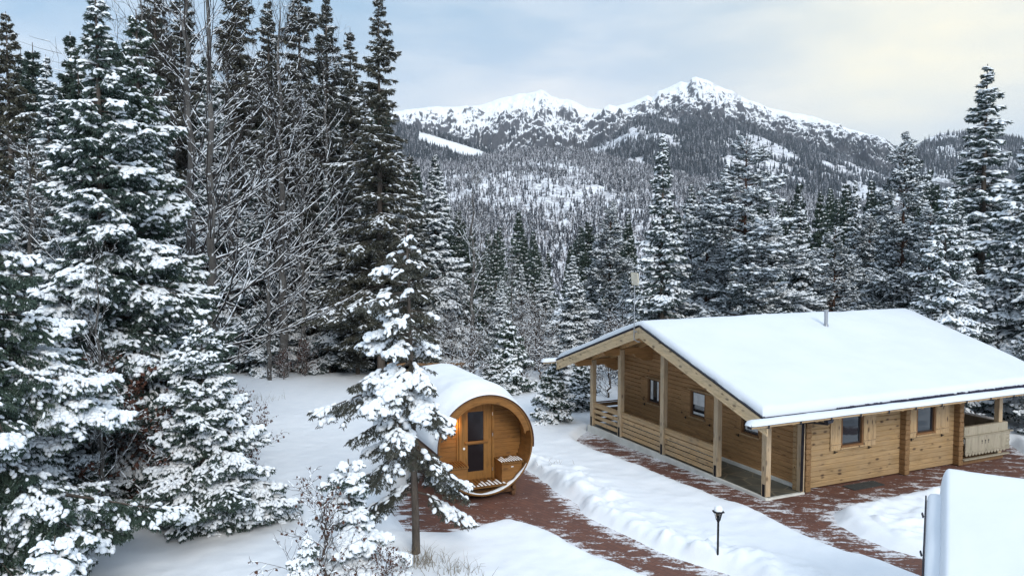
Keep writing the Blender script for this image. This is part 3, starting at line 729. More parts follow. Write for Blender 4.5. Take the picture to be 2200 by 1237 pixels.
A.box(DX0 + .03, DX1, .71, .80, DZ1 - .01, DZ1 + .06, 0, .006); A.box(DX0 - .13, DX0 - .08, .72, .758, DZ0 + .1, DZ1 - .12, 0, .006); A.obj('door_frame', BARZ, sau)
A = Acc(); gx0, gx1, g0, g1, mz = -.29, .19, .62, 2.34, 1.43
A.box(DX0 + .035, gx0, .74, .78, DZ0, DZ1 - .02, 0, .005); A.box(gx1, DX1 - .005, .74, .78, DZ0, DZ1 - .02, 0, .005)
A.box(gx0, gx1, .742, .778, DZ0, g0, 0, .004); A.box(gx0, gx1, .742, .778, g1, DZ1 - .02, 0, .004); A.box(gx0, gx1, .742, .778, mz - .035, mz + .04, 0, .004)
dr = A.obj('door', BARZ, sau)
A = Acc(); A.box(gx0, gx1, .755, .762, g0, g1); A.obj('door_glass', SGLASS, dr)
A = Acc(); A.box(gx0 - .10, gx1 + .12, .68, .715, mz + .0, mz + .075, 0, .008); A.box(gx0 - .08, gx0 - .04, .715, .739, mz + .01, mz + .06); A.box(gx1 + .04, gx1 + .08, .715, .739, mz + .01, mz + .06); A.obj('handle', BARW, dr)
A = Acc(); A.tube([(gx0 - .12, .735, mz - .12), (gx0 - .12, .722, mz - .12)], .035, 12); A.obj('lock_rosette', CURT, dr)
for zz in (.6, 1.6, 2.2):
    A = Acc(); A.tube([(DX1 + .01, .705, zz), (DX1 + .01, .705, zz + .09)], .012, 8); A.obj('hinge', STEEL, dr)
# porch floor grating
A = Acc()
for k in range(11): A.box(-.60 + k * .112, -.60 + k * .112 + .085, .03, .755, .375, .40, 0, .004)
A.box(-.6, .63, .06, .12, .33, .374); A.box(-.6, .63, .62, .68, .33, .374); A.obj('floor_grating', BARD, sau)
rr = random.Random(7)
A = Acc()
for k in range(11):
    x = -.60 + k * .112 + .01
    V, q = [], None
    n = 8; ys_ = np.linspace(.04, .12 + .35 * rr.random() + .2 * (k > 4), n)
    Vv = [(x + dx_ + .0, y, .401 + h * .012 * (1 if 0 < i < n - 1 else 0)) for i, y in enumerate(ys_) for dx_, h in ((0, 0), (.02, 1), (.045, 1), (.065, 0))]
    A.add(Vv, gridfaces(4, n), 0, True)
A.obj('porch_snow', TSNOW, sau)
lipa = np.radians(np.linspace(205, 333, 60)); A = Acc()
wq = .5 + .9 * vnoise(np.arange(60) / 3., np.zeros(60), 5); wq *= np.interp(np.arange(60), [0, 8, 50, 59], [.1, 1, 1, .1])
V = []
for i, t in enumerate(lipa):
    for r, y, in ((R0 - .046, .0), (R0 - .046 - .012, .02), (R0 - .046 - .03 * wq[i], .07 * wq[i] + .02), (R0 - .047, .12 * wq[i] + .03)): V.append((r * math.cos(t), y, SCZ + r * math.sin(t)))
A.add(V, gridfaces(4, 60), 0, True); A.obj('lip_snow', TSNOW, sau)
# benches
for sx in (1, -1):
    xa, xb, zt = .52, 1.20, .98
    A = Acc(); xx = np.linspace(xa, 1.13, 9); rr_ = R0 - .055
    prof = [(sx * x, SCZ - math.sqrt(rr_ ** 2 - x * x) + .005) for x in xx] + [(sx * 1.13, zt - .04), (sx * xa, zt - .04)]
    A.prism(prof if sx > 0 else prof[::-1], 'y', .16, .19)
    A.box(*sorted((sx * xa, sx * (xa + .03))), .19, .70, .40, zt - .04, 0, .004)
    bn = A.obj('bench', BARW, sau)
    A = Acc()
    for k in range(9): A.box(*sorted((sx * (xa - .03 + k * .076), sx * (xa - .03 + k * .076 + .05))), .12, .74, zt - .03, zt, 0, .004)
    A.box(*sorted((sx * (xa - .03), sx * 1.16)), .10, .135, zt - .06, zt - .031, 0, .004); A.obj('seat_slats', BARD, bn)
    if sx > 0:
        A = Acc()
        for k in range(9):
            x = xa - .03 + k * .076 + .004; y1 = .42 + .28 * rr.random()
            Vv = [(x + dx_, y, zt + .001 + h * .016 * (1 if 0 < i < 7 else 0)) for i, y in enumerate(np.linspace(.13, y1, 8)) for dx_, h in ((0, 0), (.012, 1), (.03, 1), (.042, 0))]
            A.add(Vv, gridfaces(4, 8), 0, True)
        A.obj('bench_snow', TSNOW, bn)
        A = Acc(); A.box(.80, .87, .152, .158, .80, .825); A.obj('name_plate', CURT, bn)
# cradle
for yy in (.30, 3.9):
    A = Acc(); xx = np.linspace(-.98, .98, 15)
    prof = [(x, SCZ - math.sqrt((R0 + .004) ** 2 - x * x)) for x in xx] + [(1.02, .06), (-1.02, .06)]
    A.prism(prof, 'y', yy, yy + .12); A.obj('cradle', CRAD, sau)
for sx in (-.9, .9):
    A = Acc(); A.box(sx - .06, sx + .06, .2, 4.2, -.02, .10, 0, .01); A.tube([(sx, .16, .22), (sx, .5, .22)], .06, 8); A.obj('runner', CRAD, sau)
# snow over the roof
n, k_ = 60, 90; ysn = np.linspace(-.02, SLEN + .02, n); th = np.radians(np.linspace(2, 183, k_)); Y_, T_ = np.meshgrid(ysn, th, indexing='ij')
prof_ = np.clip(np.sin(T_ * .985 + .02), 0, 1)
tk = (.05 + .19 * sstep(0, 1.1, Y_)) * prof_ ** .75 * np.where(T_ < np.pi / 2, 1, 1.0)
left = sstep(np.radians(95), np.radians(150), T_); tk = tk + .10 * left * sstep(.1, .5, Y_) * sstep(np.radians(183), np.radians(172), T_)
e_ = np.sqrt(np.clip(1 - (1 - np.clip(np.minimum(Y_ + .02, SLEN + .02 - Y_) / .22, 0, 1)) ** 2, 0, 1))
right_gap = sstep(np.radians(12), np.radians(40), T_)
tk = tk * e_ * (.25 + .75 * right_gap) * (1 + .35 * (fbm(T_ * 3, Y_ * 1.2, 31, 3) - .5)) + .002
r = R0 + .031 + tk
V = np.stack([r * np.cos(T_), Y_, SCZ + r * np.sin(T_)], -1)
Acc().add(V, gridfaces(k_, n), 0, True).obj('snow_cover', SNOW, sau)
# porch lamp at the upper left corner of the inner wall
A = Acc(); A.prism([(-.98, 2.02), (-.62, 2.32), (-.62, 2.27), (-.98, 1.99)], 'y', .60, .755); lm = A.obj('lamp_shade', BARD, sau)
A = Acc(); A.beam((-.90, .74, 2.03), (-.68, .74, 2.21), .03, .03); A.obj('lamp_tube', GLOW, lm)
pl = bpy.data.lights.new('sauna_lamp_light', 'POINT'); pl.energy = 14; pl.color = (1, .55, .16); pl.shadow_soft_size = .05
po = bpy.data.objects.new('sauna_lamp_light', pl); COL.objects.link(po); po.parent = sau; po.location = (-.76, .64, 2.02)
# low fence beyond the sauna
fe = thing('wooden_fence', 'low dark two rail fence behind the snowy sauna roof', 'fence', (-4.0, 39.5, zat(-4, 39.5) - .02))
for x in (-2.2, -.4, 1.4): Acc().box(x - .05, x + .05, -.05, .05, -.2, 1.15, 0, .01).obj('post', DARKW, fe)
for z in (.65, 1.0): Acc().box(-2.4, 1.6, -.09, -.052, z, z + .13, 0, .01).obj('rail', DARKW, fe)
# ---------------------------------------------------------------- tree kit
def ico(sub):
    bm = bmesh.new(); bmesh.ops.create_icosphere(bm, subdivisions=sub, radius=1); bm.verts.index_update()
    V = np.array([v.co[:] for v in bm.verts]); Fc = np.array([[v.index for v in f.verts] for f in bm.faces]); bm.free(); return V, Fc
ICO = {1: ico(1), 2: ico(2)}
def nrm(v): return v / (np.linalg.norm(v, axis=-1, keepdims=True) + 1e-9)
def blobs(A, C, D, L, Wd, T, rng, lod=1, m=0, rag=.18):
    """lumps of snow: flattened ellipsoids at C, long axis D"""
    if len(C) == 0: return
    V, Fc = ICO[lod]; n = len(C); D = nrm(D)
    S = nrm(np.cross(D, [0, 0, 1.]) + 1e-6); N = np.cross(S, D); N = np.where(N[:, 2:] < 0, -N, N)
    P = V[None] * (1 + rag * (rng.random((n, len(V), 1)) - .5) * 2)
    z = np.where(P[..., 2] < 0, P[..., 2] * .35, P[..., 2])
    W_ = C[:, None] + P[..., :1] * L[:, None, None] * D[:, None] + P[..., 1:2] * Wd[:, None, None] * S[:, None] + z[..., None] * T[:, None, None] * N[:, None]
    A.add(W_.reshape(-1, 3), (Fc[None] + (np.arange(n) * len(V))[:, None, None]).reshape(-1, 3), m, True)
def tubes(A, P, Q, RP, RQ, sides=4, m=0):
    if len(P) == 0: return
    D = nrm(Q - P); ref = np.where(np.abs(D[:, 2:]) < .9, np.array([[0, 0, 1.]]), np.array([[1., 0, 0]]))
    S = nrm(np.cross(D, ref)); N = np.cross(S, D); th = np.linspace(0, 2 * np.pi, sides, endpoint=False)
    R = np.cos(th)[None, :, None] * S[:, None] + np.sin(th)[None, :, None] * N[:, None]
    V = np.concatenate([P[:, None] + R * RP[:, None, None], Q[:, None] + R * RQ[:, None, None]], 1)
    j = np.arange(sides); k = (j + 1) % sides; q = np.stack([j, k, k + sides, j + sides], -1)
    A.add(V.reshape(-1, 3), (q[None] + (np.arange(len(P)) * 2 * sides)[:, None, None]).reshape(-1, 4), m, True)
def tufts(A, P, Q, n, ln, rng, m=0, wid=.26, hang=1.):
    """needle shoots along the twigs P->Q: slim blades to both sides, above and below"""
    if len(P) == 0: return
    D = nrm(Q - P); S = nrm(np.cross(D, [0, 0, 1.]) + 1e-6); N = np.cross(S, D)
    t = (np.arange(n) + .5) / n; B = P[:, None] + (Q - P)[:, None] * t[None, :, None]
    B = np.repeat(B[:, :, None], 3, 2); sh = B.shape[:3]
    ang = np.array([0., np.pi, 1.5 * np.pi])[None, None] + (rng.random(sh) - .5) * 1.5
    side = np.cos(ang)[..., None] * S[:, None, None] + np.sin(ang)[..., None] * N[:, None, None]
    side = side + np.array([0, 0, -.35 * hang])
    dr = nrm(D[:, None, None] * (.55 + .5 * rng.random(sh))[..., None] + side * .75)
    L = (ln if np.isscalar(ln) else ln[:, None, None]) * (.6 + .7 * rng.random(sh)); L = L[..., None]
    wv = nrm(np.cross(dr, rng.normal(size=sh + (3,)))) * L * wid * .5
    tip = B + dr * L; mid = B + dr * L * .45
    V = np.stack([B, mid + wv, tip, mid - wv], 3).reshape(-1, 3)
    q = np.arange(len(V)).reshape(-1, 4); A.add(V, q, m, False)

def conifer(seed, H, R, h0=.06, dz=.24, per=6, prof=.8, rise=(.15, -.05), droop=.22, sp=.16, sec=.42, tert=0., tl=.12, tn=4, snow=.8, st=(.08, .05), lod=1, trunk_r=.13,
            irregular=.25, lean=(0, 0), snow_out=.25, hangy=1., bare_in=.12, secang=52, top_taper=1., seglen=.22, mats=(None, None, None), patch=.8, name='spruce', pth=.36, droop_sec=.25, bias=None, curl=.25, vert=.25, topw=0.):
    rng = np.random.default_rng(seed)
    # whorls
    hs = []; h = h0 * H
    while h < H * .985:
        hs += [h + dz * .5 * (rng.random() - .5) for _ in range(max(2, int(round(per * (.7 + .6 * rng.random())))))]
        h += dz * (.75 + .5 * rng.random()) * (1.15 - .5 * h / H)
    hs = np.array(hs); n = len(hs); x = np.clip(1 - hs / H, 0, 1)
    az = rng.random(n) * 2 * np.pi
    shp = x ** prof * np.interp(x, [0, .75, 1], [1, 1, .72])
    amp = 1 + irregular * (fbm(az * 1.3 + 3, hs * .8, seed, 3) - .5) * 3 * .8 + irregular * (rng.random(n) - .5)
    if bias: amp = amp * (1 + bias[1] * np.cos(az - bias[0]))
    L = np.clip(R * shp * amp, .05, None) + .04
    tlx = tl * (.5 + .5 * np.clip(x / .14, 0, 1))
    bent = lambda z: np.stack([lean[0] * (z / H) ** 1.4 * H, lean[1] * (z / H) ** 1.4 * H, z], -1)
    P0 = bent(hs); hd = np.stack([np.cos(az), np.sin(az), 0 * az], -1); sd_ = np.stack([-np.sin(az), np.cos(az), 0 * az], -1)
    rs_ = rise[0] * (1 - x) + rise[1] * x + .12 * (rng.random(n) - .5) + .55 * np.exp(-x / .05)
    dp = droop * (.5 + .5 * x) * (.7 + .6 * rng.random(n)); cur = curl * (rng.random(n) - .5)
    def pos(i, t):
        z = rs_[i] * t - dp[i] * t * t + .38 * dp[i] * t ** 4
        return P0[i] + L[i][..., None] * (hd[i] * t[..., None] + sd_[i] * (cur[i] * t * t)[..., None] + np.array([0, 0, 1.]) * z[..., None])
    K = 5; i = np.repeat(np.arange(n), K); t = np.tile(np.arange(K) / K, n); bp = pos(i, t); bq = pos(i, t + 1 / K)
    rb = (.008 + .014 * L[i])
    TR = Acc(); zz = np.linspace(-.3, H, 16); c = bent(np.clip(zz, 0, None)); c[:, 2] = zz
    c[1:-1, 0] += .012 * (rng.random(14) - .5) * 2; rad = trunk_r * (1 - np.clip(zz, 0, H) / H) ** .9 + .012; rad[0] *= 1.15
    TR.tube(c, rad, 9, 0, False)
    tubes(TR, bp, bq, rb * (1 - t), rb * (1 - t - 1 / K) + .003, 4)
    # secondary twigs
    nj = np.maximum(3, (L / sp).astype(int)); bi = np.repeat(np.arange(n), nj * 2)
    j = np.concatenate([np.repeat(np.arange(k), 2) for k in nj]); nn_ = np.repeat(nj, nj * 2)
    t = np.clip(bare_in + (1 - bare_in) * (j + rng.random(len(j))) / nn_, 0, .99); sg = np.tile([1., -1.], len(j) // 2)
    A_ = pos(bi, t); tang = nrm(pos(bi, t + .02) - A_); sv = nrm(np.cross(tang, [0, 0, 1.]))
    an_ = np.radians(secang + 20 * (rng.random(len(t)) - .5))[:, None]
    d2 = nrm(tang * np.cos(an_) + sv * (sg[:, None] * np.sin(an_)) + np.array([0, 0, -1.]) * (droop_sec * (.4 + rng.random(len(t))) + vert * rng.normal(size=len(t)))[:, None])
    l2 = (sec * L[bi] * (1 - t) ** .8 * np.minimum(1, t / .3 + .35) + .07 + .05 * np.minimum(L[bi], 1)) * (.65 + .6 * rng.random(len(t)))
    B_ = A_ + d2 * l2[:, None]; B_[:, 2] -= .12 * l2 * hangy
    # leader tips
    tp = pos(np.arange(n), np.full(n, .86)); tq = pos(np.arange(n), np.full(n, 1.06))
    TA = np.vstack([A_, tp]); TB = np.vstack([B_, tq]); tb = np.concatenate([bi, np.arange(n)]); tt = np.concatenate([t, np.ones(n)])
    CR = Acc(); SA_, SB_, sb_, stt = [TA], [TB], [tb], [tt]
    if tert:
        ln = np.linalg.norm(TB - TA, axis=1); k3 = np.clip((ln / tert).astype(int), 0, 8); i3 = np.repeat(np.arange(len(TA)), k3 * 2)
        j3 = np.concatenate([np.repeat(np.arange(k), 2) for k in k3 if k > 0]) if k3.sum() else np.zeros(0); kk = np.repeat(k3, k3 * 2)
        t3 = .2 + .75 * (j3 + rng.random(len(j3)) * .8) / np.maximum(kk, 1); s3 = np.tile([1., -1.], len(j3) // 2)
        D3 = nrm(TB - TA)[i3]; S3 = nrm(np.cross(D3, [0, 0, 1.])); P3 = TA[i3] + (TB - TA)[i3] * t3[:, None]
        d3 = nrm(D3 * .75 + S3 * s3[:, None] * .65 + np.array([0, 0, -.45]) * rng.random((len(i3), 1)) * hangy)
        l3 = (ln[i3] * .42 * (1 - t3) + .07) * (.7 + .6 * rng.random(len(i3))); Q3 = P3 + d3 * l3[:, None]
        SA_.append(P3); SB_.append(Q3); sb_.append(tb[i3]); stt.append(tt[i3])
        tufts(CR, P3, Q3, max(2, tn - 1), tlx[tb[i3]] * .85, rng, hang=hangy)
    tufts(CR, TA, TB, tn, tlx[tb], rng, hang=hangy)
    # shoots on the outer branch itself
    i = np.repeat(np.arange(n), 3); t = np.tile([.4, .6, .8], n); tufts(CR, pos(i, t), pos(i, t + .2), 3, tlx[i], rng, hang=hangy)
    # snow
    SN = Acc()
    if snow > 0:
        A3 = np.vstack(SA_); B3 = np.vstack(SB_); b3 = np.concatenate(sb_); t3 = np.concatenate(stt)
        ln = np.linalg.norm(B3 - A3, axis=1); k = np.maximum(1, np.round(ln / seglen).astype(int)); ii = np.repeat(np.arange(len(A3)), k)
        jj = np.concatenate([np.arange(q) for q in k]) if len(k) else k; f = (jj + .5) / k[ii]
        C = A3[ii] + (B3 - A3)[ii] * f[:, None]; pn = fbm(C[:, 0] * 1.1 + C[:, 2] * .7, C[:, 1] * 1.1 - C[:, 2] * .9, seed + 50, 3) + topw * (hs[b3[ii]] / H - .5)
        rr = t3[ii]; pr_ = snow * sstep(snow_out - .25, snow_out + .2, rr) * (1 - patch + patch * sstep(pth, pth + .2, pn))
        ok = rng.random(len(C)) < pr_; C = C[ok]; ii = ii[ok]; D = (B3 - A3)[ii]; sl_ = (ln[ii] / k[ii])
        hv = (.55 + .9 * rng.random(len(C)) ** 1.5) * (.6 + .8 * pn[ok]) * (.5 + .5 * np.clip(x[b3[ii]] / .15, 0, 1))
        C[:, 2] += st[1] * .3
        blobs(SN, C, D, sl_ * .62 * (.9 + .3 * rng.random(len(C))), st[0] * hv, st[1] * hv, rng, lod)
        # spine of the branch
        kk = np.maximum(2, np.round(L / (seglen * 1.1)).astype(int)); ii = np.repeat(np.arange(n), kk); jj = np.concatenate([np.arange(q) for q in kk]); f = np.clip((jj + .5) / kk[ii], 0, 1)
        C = pos(ii, f); D = pos(ii, f + .02) - C; pn = fbm(C[:, 0] * 1.1 + C[:, 2] * .7, C[:, 1] * 1.1 - C[:, 2] * .9, seed + 50, 3) + topw * (hs[ii] / H - .5)
        ok = rng.random(len(C)) < snow * sstep(0, snow_out + .15, f) * (1 - patch * .8 + patch * .8 * sstep(pth - .02, pth + .16, pn)); C = C[ok]; C[:, 2] += st[1] * .4
        hv = (.8 + .6 * rng.random(len(C)))
        blobs(SN, C, D[ok], (L[ii] / kk[ii])[ok] * .7, st[0] * 1.1 * hv, st[1] * 1.1 * hv, rng, lod)
    return (TR.mesh(name + '_trunk', mats[0] or BARK), CR.mesh(name + '_crown', mats[1] or NEED), SN.mesh(name + '_snow', mats[2] or TSNOW))
KIT = {}
def kit(key, **kw):
    KIT[key] = (conifer(name=key, **kw), kw['H']); return KIT[key]

def broadleaf(seed, H, r0, h0=.2, nl=34, ll=4.5, up=(.35, .9), depth=3, sub=7, snow=.8, bias=None, twig=.006, name='beech', lean=(0, 0), m=None, kink=.16, fork=.5, minr=.004, sthick=1., leaves=0, fine=1., lift=.35, segs1=6, bm_=None):
    """bare tree: trunk, long ascending limbs, finer branches, snow lying along the upper sides"""
    rnd = random.Random(seed); rng = np.random.default_rng(seed); P, Q, RP, RQ = [], [], [], []
    def chain(p, d, L, r, lev, segs):
        pts = [p]; q = p.copy(); dd = d.copy()
        for s in range(segs):
            dd = dd + Vector((rnd.gauss(0, kink), rnd.gauss(0, kink), rnd.gauss(lift / segs if lev == 1 else .02, kink * .6))); dd.normalize()
            nq = q + dd * (L / segs); ra = r * (1 - .85 * s / segs) + minr * .4; rb = r * (1 - .85 * (s + 1) / segs) + minr * .4
            P.append(q[:]); Q.append(nq[:]); RP.append(ra); RQ.append(rb); q = nq; pts.append(q.copy())
            if lev < depth and s >= (1 if lev == 1 else 0):
                k = sub / segs * (1 if lev == 1 else .8)
                for _ in range(int(k) + (rnd.random() < k % 1)):
                    ax = dd.cross(Vector((rnd.gauss(0, 1), rnd.gauss(0, 1), rnd.gauss(0, 1)))).normalized()
                    nd = (dd * math.cos(.75) + ax * math.sin(.75) + Vector((0, 0, .10))).normalized()
                    chain(q.copy(), nd, L * (.30 + .35 * rnd.random()) * (1 - .45 * s / segs), max(minr, rb * .6), lev + 1, max(2, segs - (2 if segs <= 6 else 4)))
        return pts
    tp = []; q = Vector((0, 0, -.3)); ns = 22
    for s in range(ns + 1):
        f = s / ns; tp.append(Vector((lean[0] * H * f ** 1.3 + .05 * rnd.gauss(0, 1) * (s > 0), lean[1] * H * f ** 1.3 + .05 * rnd.gauss(0, 1) * (s > 0), -.3 + (H + .3) * f)))
    TR = Acc(); TR.tube([p[:] for p in tp], [r0 * (1 - f) ** .75 + .012 for f in np.linspace(0, 1, ns + 1)], 12, 0, False)
    for k in range(nl):
        f = h0 + (1 - h0) * ((k + rnd.random()) / nl) ** .9 * .97; i = min(ns - 1, int(f * ns)); p = tp[i].lerp(tp[i + 1], f * ns - i)
        a = rnd.random() * 2 * math.pi if not bias or rnd.random() > bias[1] else bias[0] + rnd.gauss(0, .55)
        e = up[0] + (up[1] - up[0]) * f + rnd.gauss(0, .12)
        d = Vector((math.cos(a) * math.cos(e), math.sin(a) * math.cos(e), math.sin(e)))
        L = ll * (1 - .62 * f) * (.6 + .6 * rnd.random()) * (min(1, .5 + f * 3))
        chain(p, d, L, max(minr * 2, r0 * (.22 - .12 * f) * L / ll * 1.2), 1, segs1)
    P, Q, RP, RQ = map(np.array, (P, Q, RP, RQ)); tubes(TR, P, Q, RP, RQ, 4, 1 if bm_ else 0)
    SN = Acc(); D = Q - P; ln = np.linalg.norm(D, axis=1); inc = np.abs(D[:, 2]) / (ln + 1e-9)
    ok = (inc < .84) & (rng.random(len(P)) < snow * np.clip(((RP + RQ) / 2 - minr * fine) / (minr * 2.2), .12, 1)); C = (P + Q)[ok] / 2; rr = (RP + RQ)[ok] / 2; hv = .7 + .6 * rng.random(ok.sum())
    fl = np.sqrt(1 - inc[ok] ** 2); T = (rr * .5 + .009) * hv * sthick; C[:, 2] += rr * .75 * fl + T * .25
    blobs(SN, C, D[ok], ln[ok] * .60, (rr * .8 + .007) * hv * sthick, T, rng, 1)
    CRW = None
    if leaves:
        CRW = Acc(); ids = rng.integers(0, len(P), leaves); t = rng.random((leaves, 1)); B = P[ids] + (Q - P)[ids] * t; ok = RP[ids] < minr * 4; B = B[ok]
        n = len(B); d = nrm(rng.normal(size=(n, 3)) + np.array([0, 0, -1.6])); s_ = nrm(np.cross(d, rng.normal(size=(n, 3)))); l = (.055 + .05 * rng.random((n, 1)))
        cu = np.cross(s_, d) * l * .25
        V = np.stack([B, B + d * l * .45 + s_ * l * .36 + cu, B + d * l, B + d * l * .45 - s_ * l * .36 + cu], 1); CRW.add(V.reshape(-1, 3), np.arange(n * 4).reshape(-1, 4))
        CRW = CRW.mesh(name + '_leaves', LEAF)
    return (TR.mesh(name + '_trunk', [m or BEECH, bm_] if bm_ else (m or BEECH)), CRW, SN.mesh(name + '_snow', TSNOW))

def plant_at(name, meshes, kh, x, y, label, cat, group=None, height=None, z=None, rot=None, wide=1., names=('trunk', 'crown', 'snow')):
    """one tree: an Empty at its foot with its own parts"""
    t = thing(name, label, cat, (x, y, (zat(x, y) if z is None else z)), random.Random(x * 31 + y).random() * 6.28 if rot is None else rot, group)
    s = 1. if height is None else height / kh; t.scale = (s * wide, s * wide, s)
    for nm, me in zip(names, meshes):
        if me is not None and len(me.polygons): link(nm, me, t)
    return t
def tree_px(key, px, Y, top, label, name='spruce_tree', cat='tree', group=None, rot=None, wide=1., z=None, base_drop=0):
    """stands on the ground at distance Y in the direction px, as tall as the row top says"""
    (ms, kh) = KIT[key]; p = VY(px, top, Y); zb = (zat(p[0], Y) if z is None else z) - base_drop
    return plant_at(name, ms, kh, p[0], Y, label, cat, group, p[2] - zb, zb, rot, wide)

# kinds of tree
kit('hero_a', seed=11, H=13.5, R=2.6, h0=.05, dz=.34, per=6, prof=.85, rise=(.15, .0), droop=.46, sp=.13, sec=.46, tert=.12, tl=.12, tn=4, snow=.9, st=(.058, .046), lod=1, trunk_r=.17, irregular=.7, snow_out=.38, patch=.75, seglen=.17, hangy=1.5)
kit('hero_b', seed=23, H=12.5, R=2.2, h0=.05, dz=.34, per=6, prof=.85, rise=(.25, .1), droop=.40, sp=.13, sec=.46, tert=.12, tl=.12, tn=4, snow=.85, st=(.056, .044), lod=1, trunk_r=.16, irregular=.7, snow_out=.4, patch=.8, seglen=.17, hangy=1.5)
kit('hero_c', seed=31, H=5.5, R=1.75, h0=.03, dz=.24, per=6, prof=.7, rise=(.35, .15), droop=.6, sp=.11, sec=.45, tert=.11, tl=.10, tn=4, snow=.9, st=(.046, .042), lod=1, trunk_r=.07, irregular=.7, snow_out=.3, patch=.75, seglen=.15, hangy=1.5, curl=.5)
kit('thick', seed=41, H=8., R=3.0, h0=.12, dz=.36, per=6, prof=.55, rise=(.2, .1), droop=.85, sp=.10, sec=.40, tert=.10, tl=.10, tn=5, snow=.9, st=(.055, .052), lod=1, trunk_r=.14, irregular=.7, snow_out=.3, patch=.95, seglen=.11, hangy=2.2, curl=.5)
kit('front', seed=58, H=7.6, R=1.55, h0=.2, dz=.46, per=4, prof=.66, rise=(.1, -.2), droop=.75, sp=.12, sec=.40, tert=.12, tl=.095, tn=4, snow=.85, pth=.48, st=(.055, .046), lod=2, topw=.3, trunk_r=.085, irregular=.9, lean=(-.022, .0), snow_out=.35, patch=.95, seglen=.12, hangy=1.9, bare_in=.2, mats=(BARK, NEEDW, None), bias=(math.pi, .32), curl=.6)
kit('sapling', seed=62, H=3.4, R=1.15, h0=.04, dz=.26, per=5, prof=.6, rise=(.3, .0), droop=.9, sp=.10, sec=.42, tert=.11, tl=.08, tn=4, snow=1., st=(.062, .06), lod=2, trunk_r=.035, irregular=.7, snow_out=.1, patch=.6, seglen=.11, hangy=1.8, curl=.6)
for i, (s, h, r, sn, pf) in enumerate(((101, 13, 2.4, .95, .95), (102, 14, 2.3, .7, 1.0), (103, 12, 2.7, 1., .9))):
    kit('mid%d' % i, seed=s, H=h, R=r, h0=.05, dz=.34, per=6, prof=pf, rise=(.25, .08), droop=.52, sp=.19, sec=.46, tert=.2, tl=.15, tn=3, snow=sn, st=(.078, .052), lod=1, trunk_r=.15, irregular=.65, snow_out=.3, patch=.5, seglen=.26, vert=.15, hangy=1.4, mats=(BARK, NEEDM, None))
kit('dark', seed=121, H=17, R=3.1, h0=.10, dz=.42, per=6, prof=1.0, rise=(.25, -.02), droop=.34, sp=.26, sec=.42, tert=.24, tl=.19, tn=4, snow=.5, st=(.06, .04), lod=1, trunk_r=.2, irregular=.8, snow_out=.5, patch=.9, seglen=.3, mats=(BARK, NEEDW, None))
kit('gaunt', seed=133, H=20, R=2.9, h0=.12, dz=.46, per=6, prof=.8, rise=(.2, -.22), droop=.30, sp=.26, sec=.36, tert=.24, tl=.17, tn=4, snow=.5, st=(.055, .035), lod=1, trunk_r=.2, irregular=.8, snow_out=.45, patch=.9, seglen=.3, mats=(BARK, NEEDW, None))
for i, s in enumerate((141, 142)):
    kit('pine%d' % i, seed=s, H=13, R=2.5, h0=.10, dz=.34, per=5, prof=.55 + .15 * i, rise=(.45, .2), droop=.32, sp=.17, sec=.5, tert=.15, tl=.13, tn=4, snow=.95, st=(.062, .048), lod=1, trunk_r=.15, irregular=.9, snow_out=.4, patch=.6, seglen=.17, hangy=.3, bare_in=.3, secang=48, droop_sec=-.1, curl=.9, vert=.4, mats=(PBARK, NEEDP, None))
for i, (s, sn) in enumerate(((151, .8), (152, .5), (153, .95))):
    kit('far%d' % i, seed=s, H=14, R=2.3, h0=.05, dz=.5, per=6, prof=1.05, rise=(.2, .0), droop=.34, sp=.36, sec=.42, tl=.27, tn=4, snow=sn, st=(.10, .06), lod=1, trunk_r=.14, irregular=.6, snow_out=.35, patch=.7, seglen=.33, mats=(BARK, NEED, None))
kit('bush', seed=171, H=3.0, R=1.15, h0=.02, dz=.2, per=7, prof=.7, rise=(.3, .05), droop=.5, sp=.13, sec=.45, tert=.14, tl=.11, tn=4, snow=.9, st=(.055, .045), lod=1, trunk_r=.05, irregular=.5, snow_out=.3, patch=.5, seglen=.15, hangy=1.4)

# left foreground
tree_px('hero_a', 205, 20.5, -25, 'tall snow laden spruce with broad drooping boughs, nearest of the left forest', rot=.6)
tree_px('hero_b', 292, 23.5, 20, 'snowy spruce pressed against the right of the tallest left spruce', rot=2.)
tree_px('hero_c', 432, 18.6, 688, 'bushy young spruce beside the open snowfield, thickly covered in snow', rot=1., wide=1.0)
tree_px('thick', -75, 14.5, 470, 'near spruce at the left edge with heavy rolls of snow on dark boughs', rot=4.4)
tree_px('hero_c', 285, 21, 800, 'low spruce with snow behind the beech scrub', rot=3.4, wide=1.1)
tree_px('hero_c', 120, 18.5, 860, 'squat snow covered spruce in front of the left edge boughs', rot=5.2, wide=1.3)
tree_px('sapling', 118, 10.6, 1150, 'tiny buried spruce sapling at the lower left corner', 'spruce_sapling', rot=.5)
tree_px('front', 888, 17.0, 478, 'thin lopsided spruce with a bare lower trunk and fat snow pads, before the sauna', rot=0.)
tree_px('sapling', 748, 14.6, 985, 'small spruce sapling bowed under lumps of snow at the foot of the thin spruce', 'spruce_sapling', rot=2.2, wide=1.1)
tree_px('sapling', 660, 13.2, 1150, 'lowest snow lump sapling with brown leafed twigs around it', 'spruce_sapling', rot=4.2, wide=.9)
tree_px('dark', 12, 34, 25, 'dark spruce at the left edge standing clear against the sky', rot=1.3)
tree_px('mid1', 98, 44, 118, 'narrow pointed spruce top seen between the left edge spruce and the tall snowy one', rot=1.)
tree_px('mid2', 45, 30, 330, 'snowy spruce filling the gap below the left edge spruce', rot=2.)
tree_px('mid0', -40, 26, 300, 'snowy spruce cut by the left edge behind the near boughs', rot=3.)
tree_px('mid2', 150, 28, 260, 'snowy spruce behind the left of the tall snowy spruce', rot=5.)
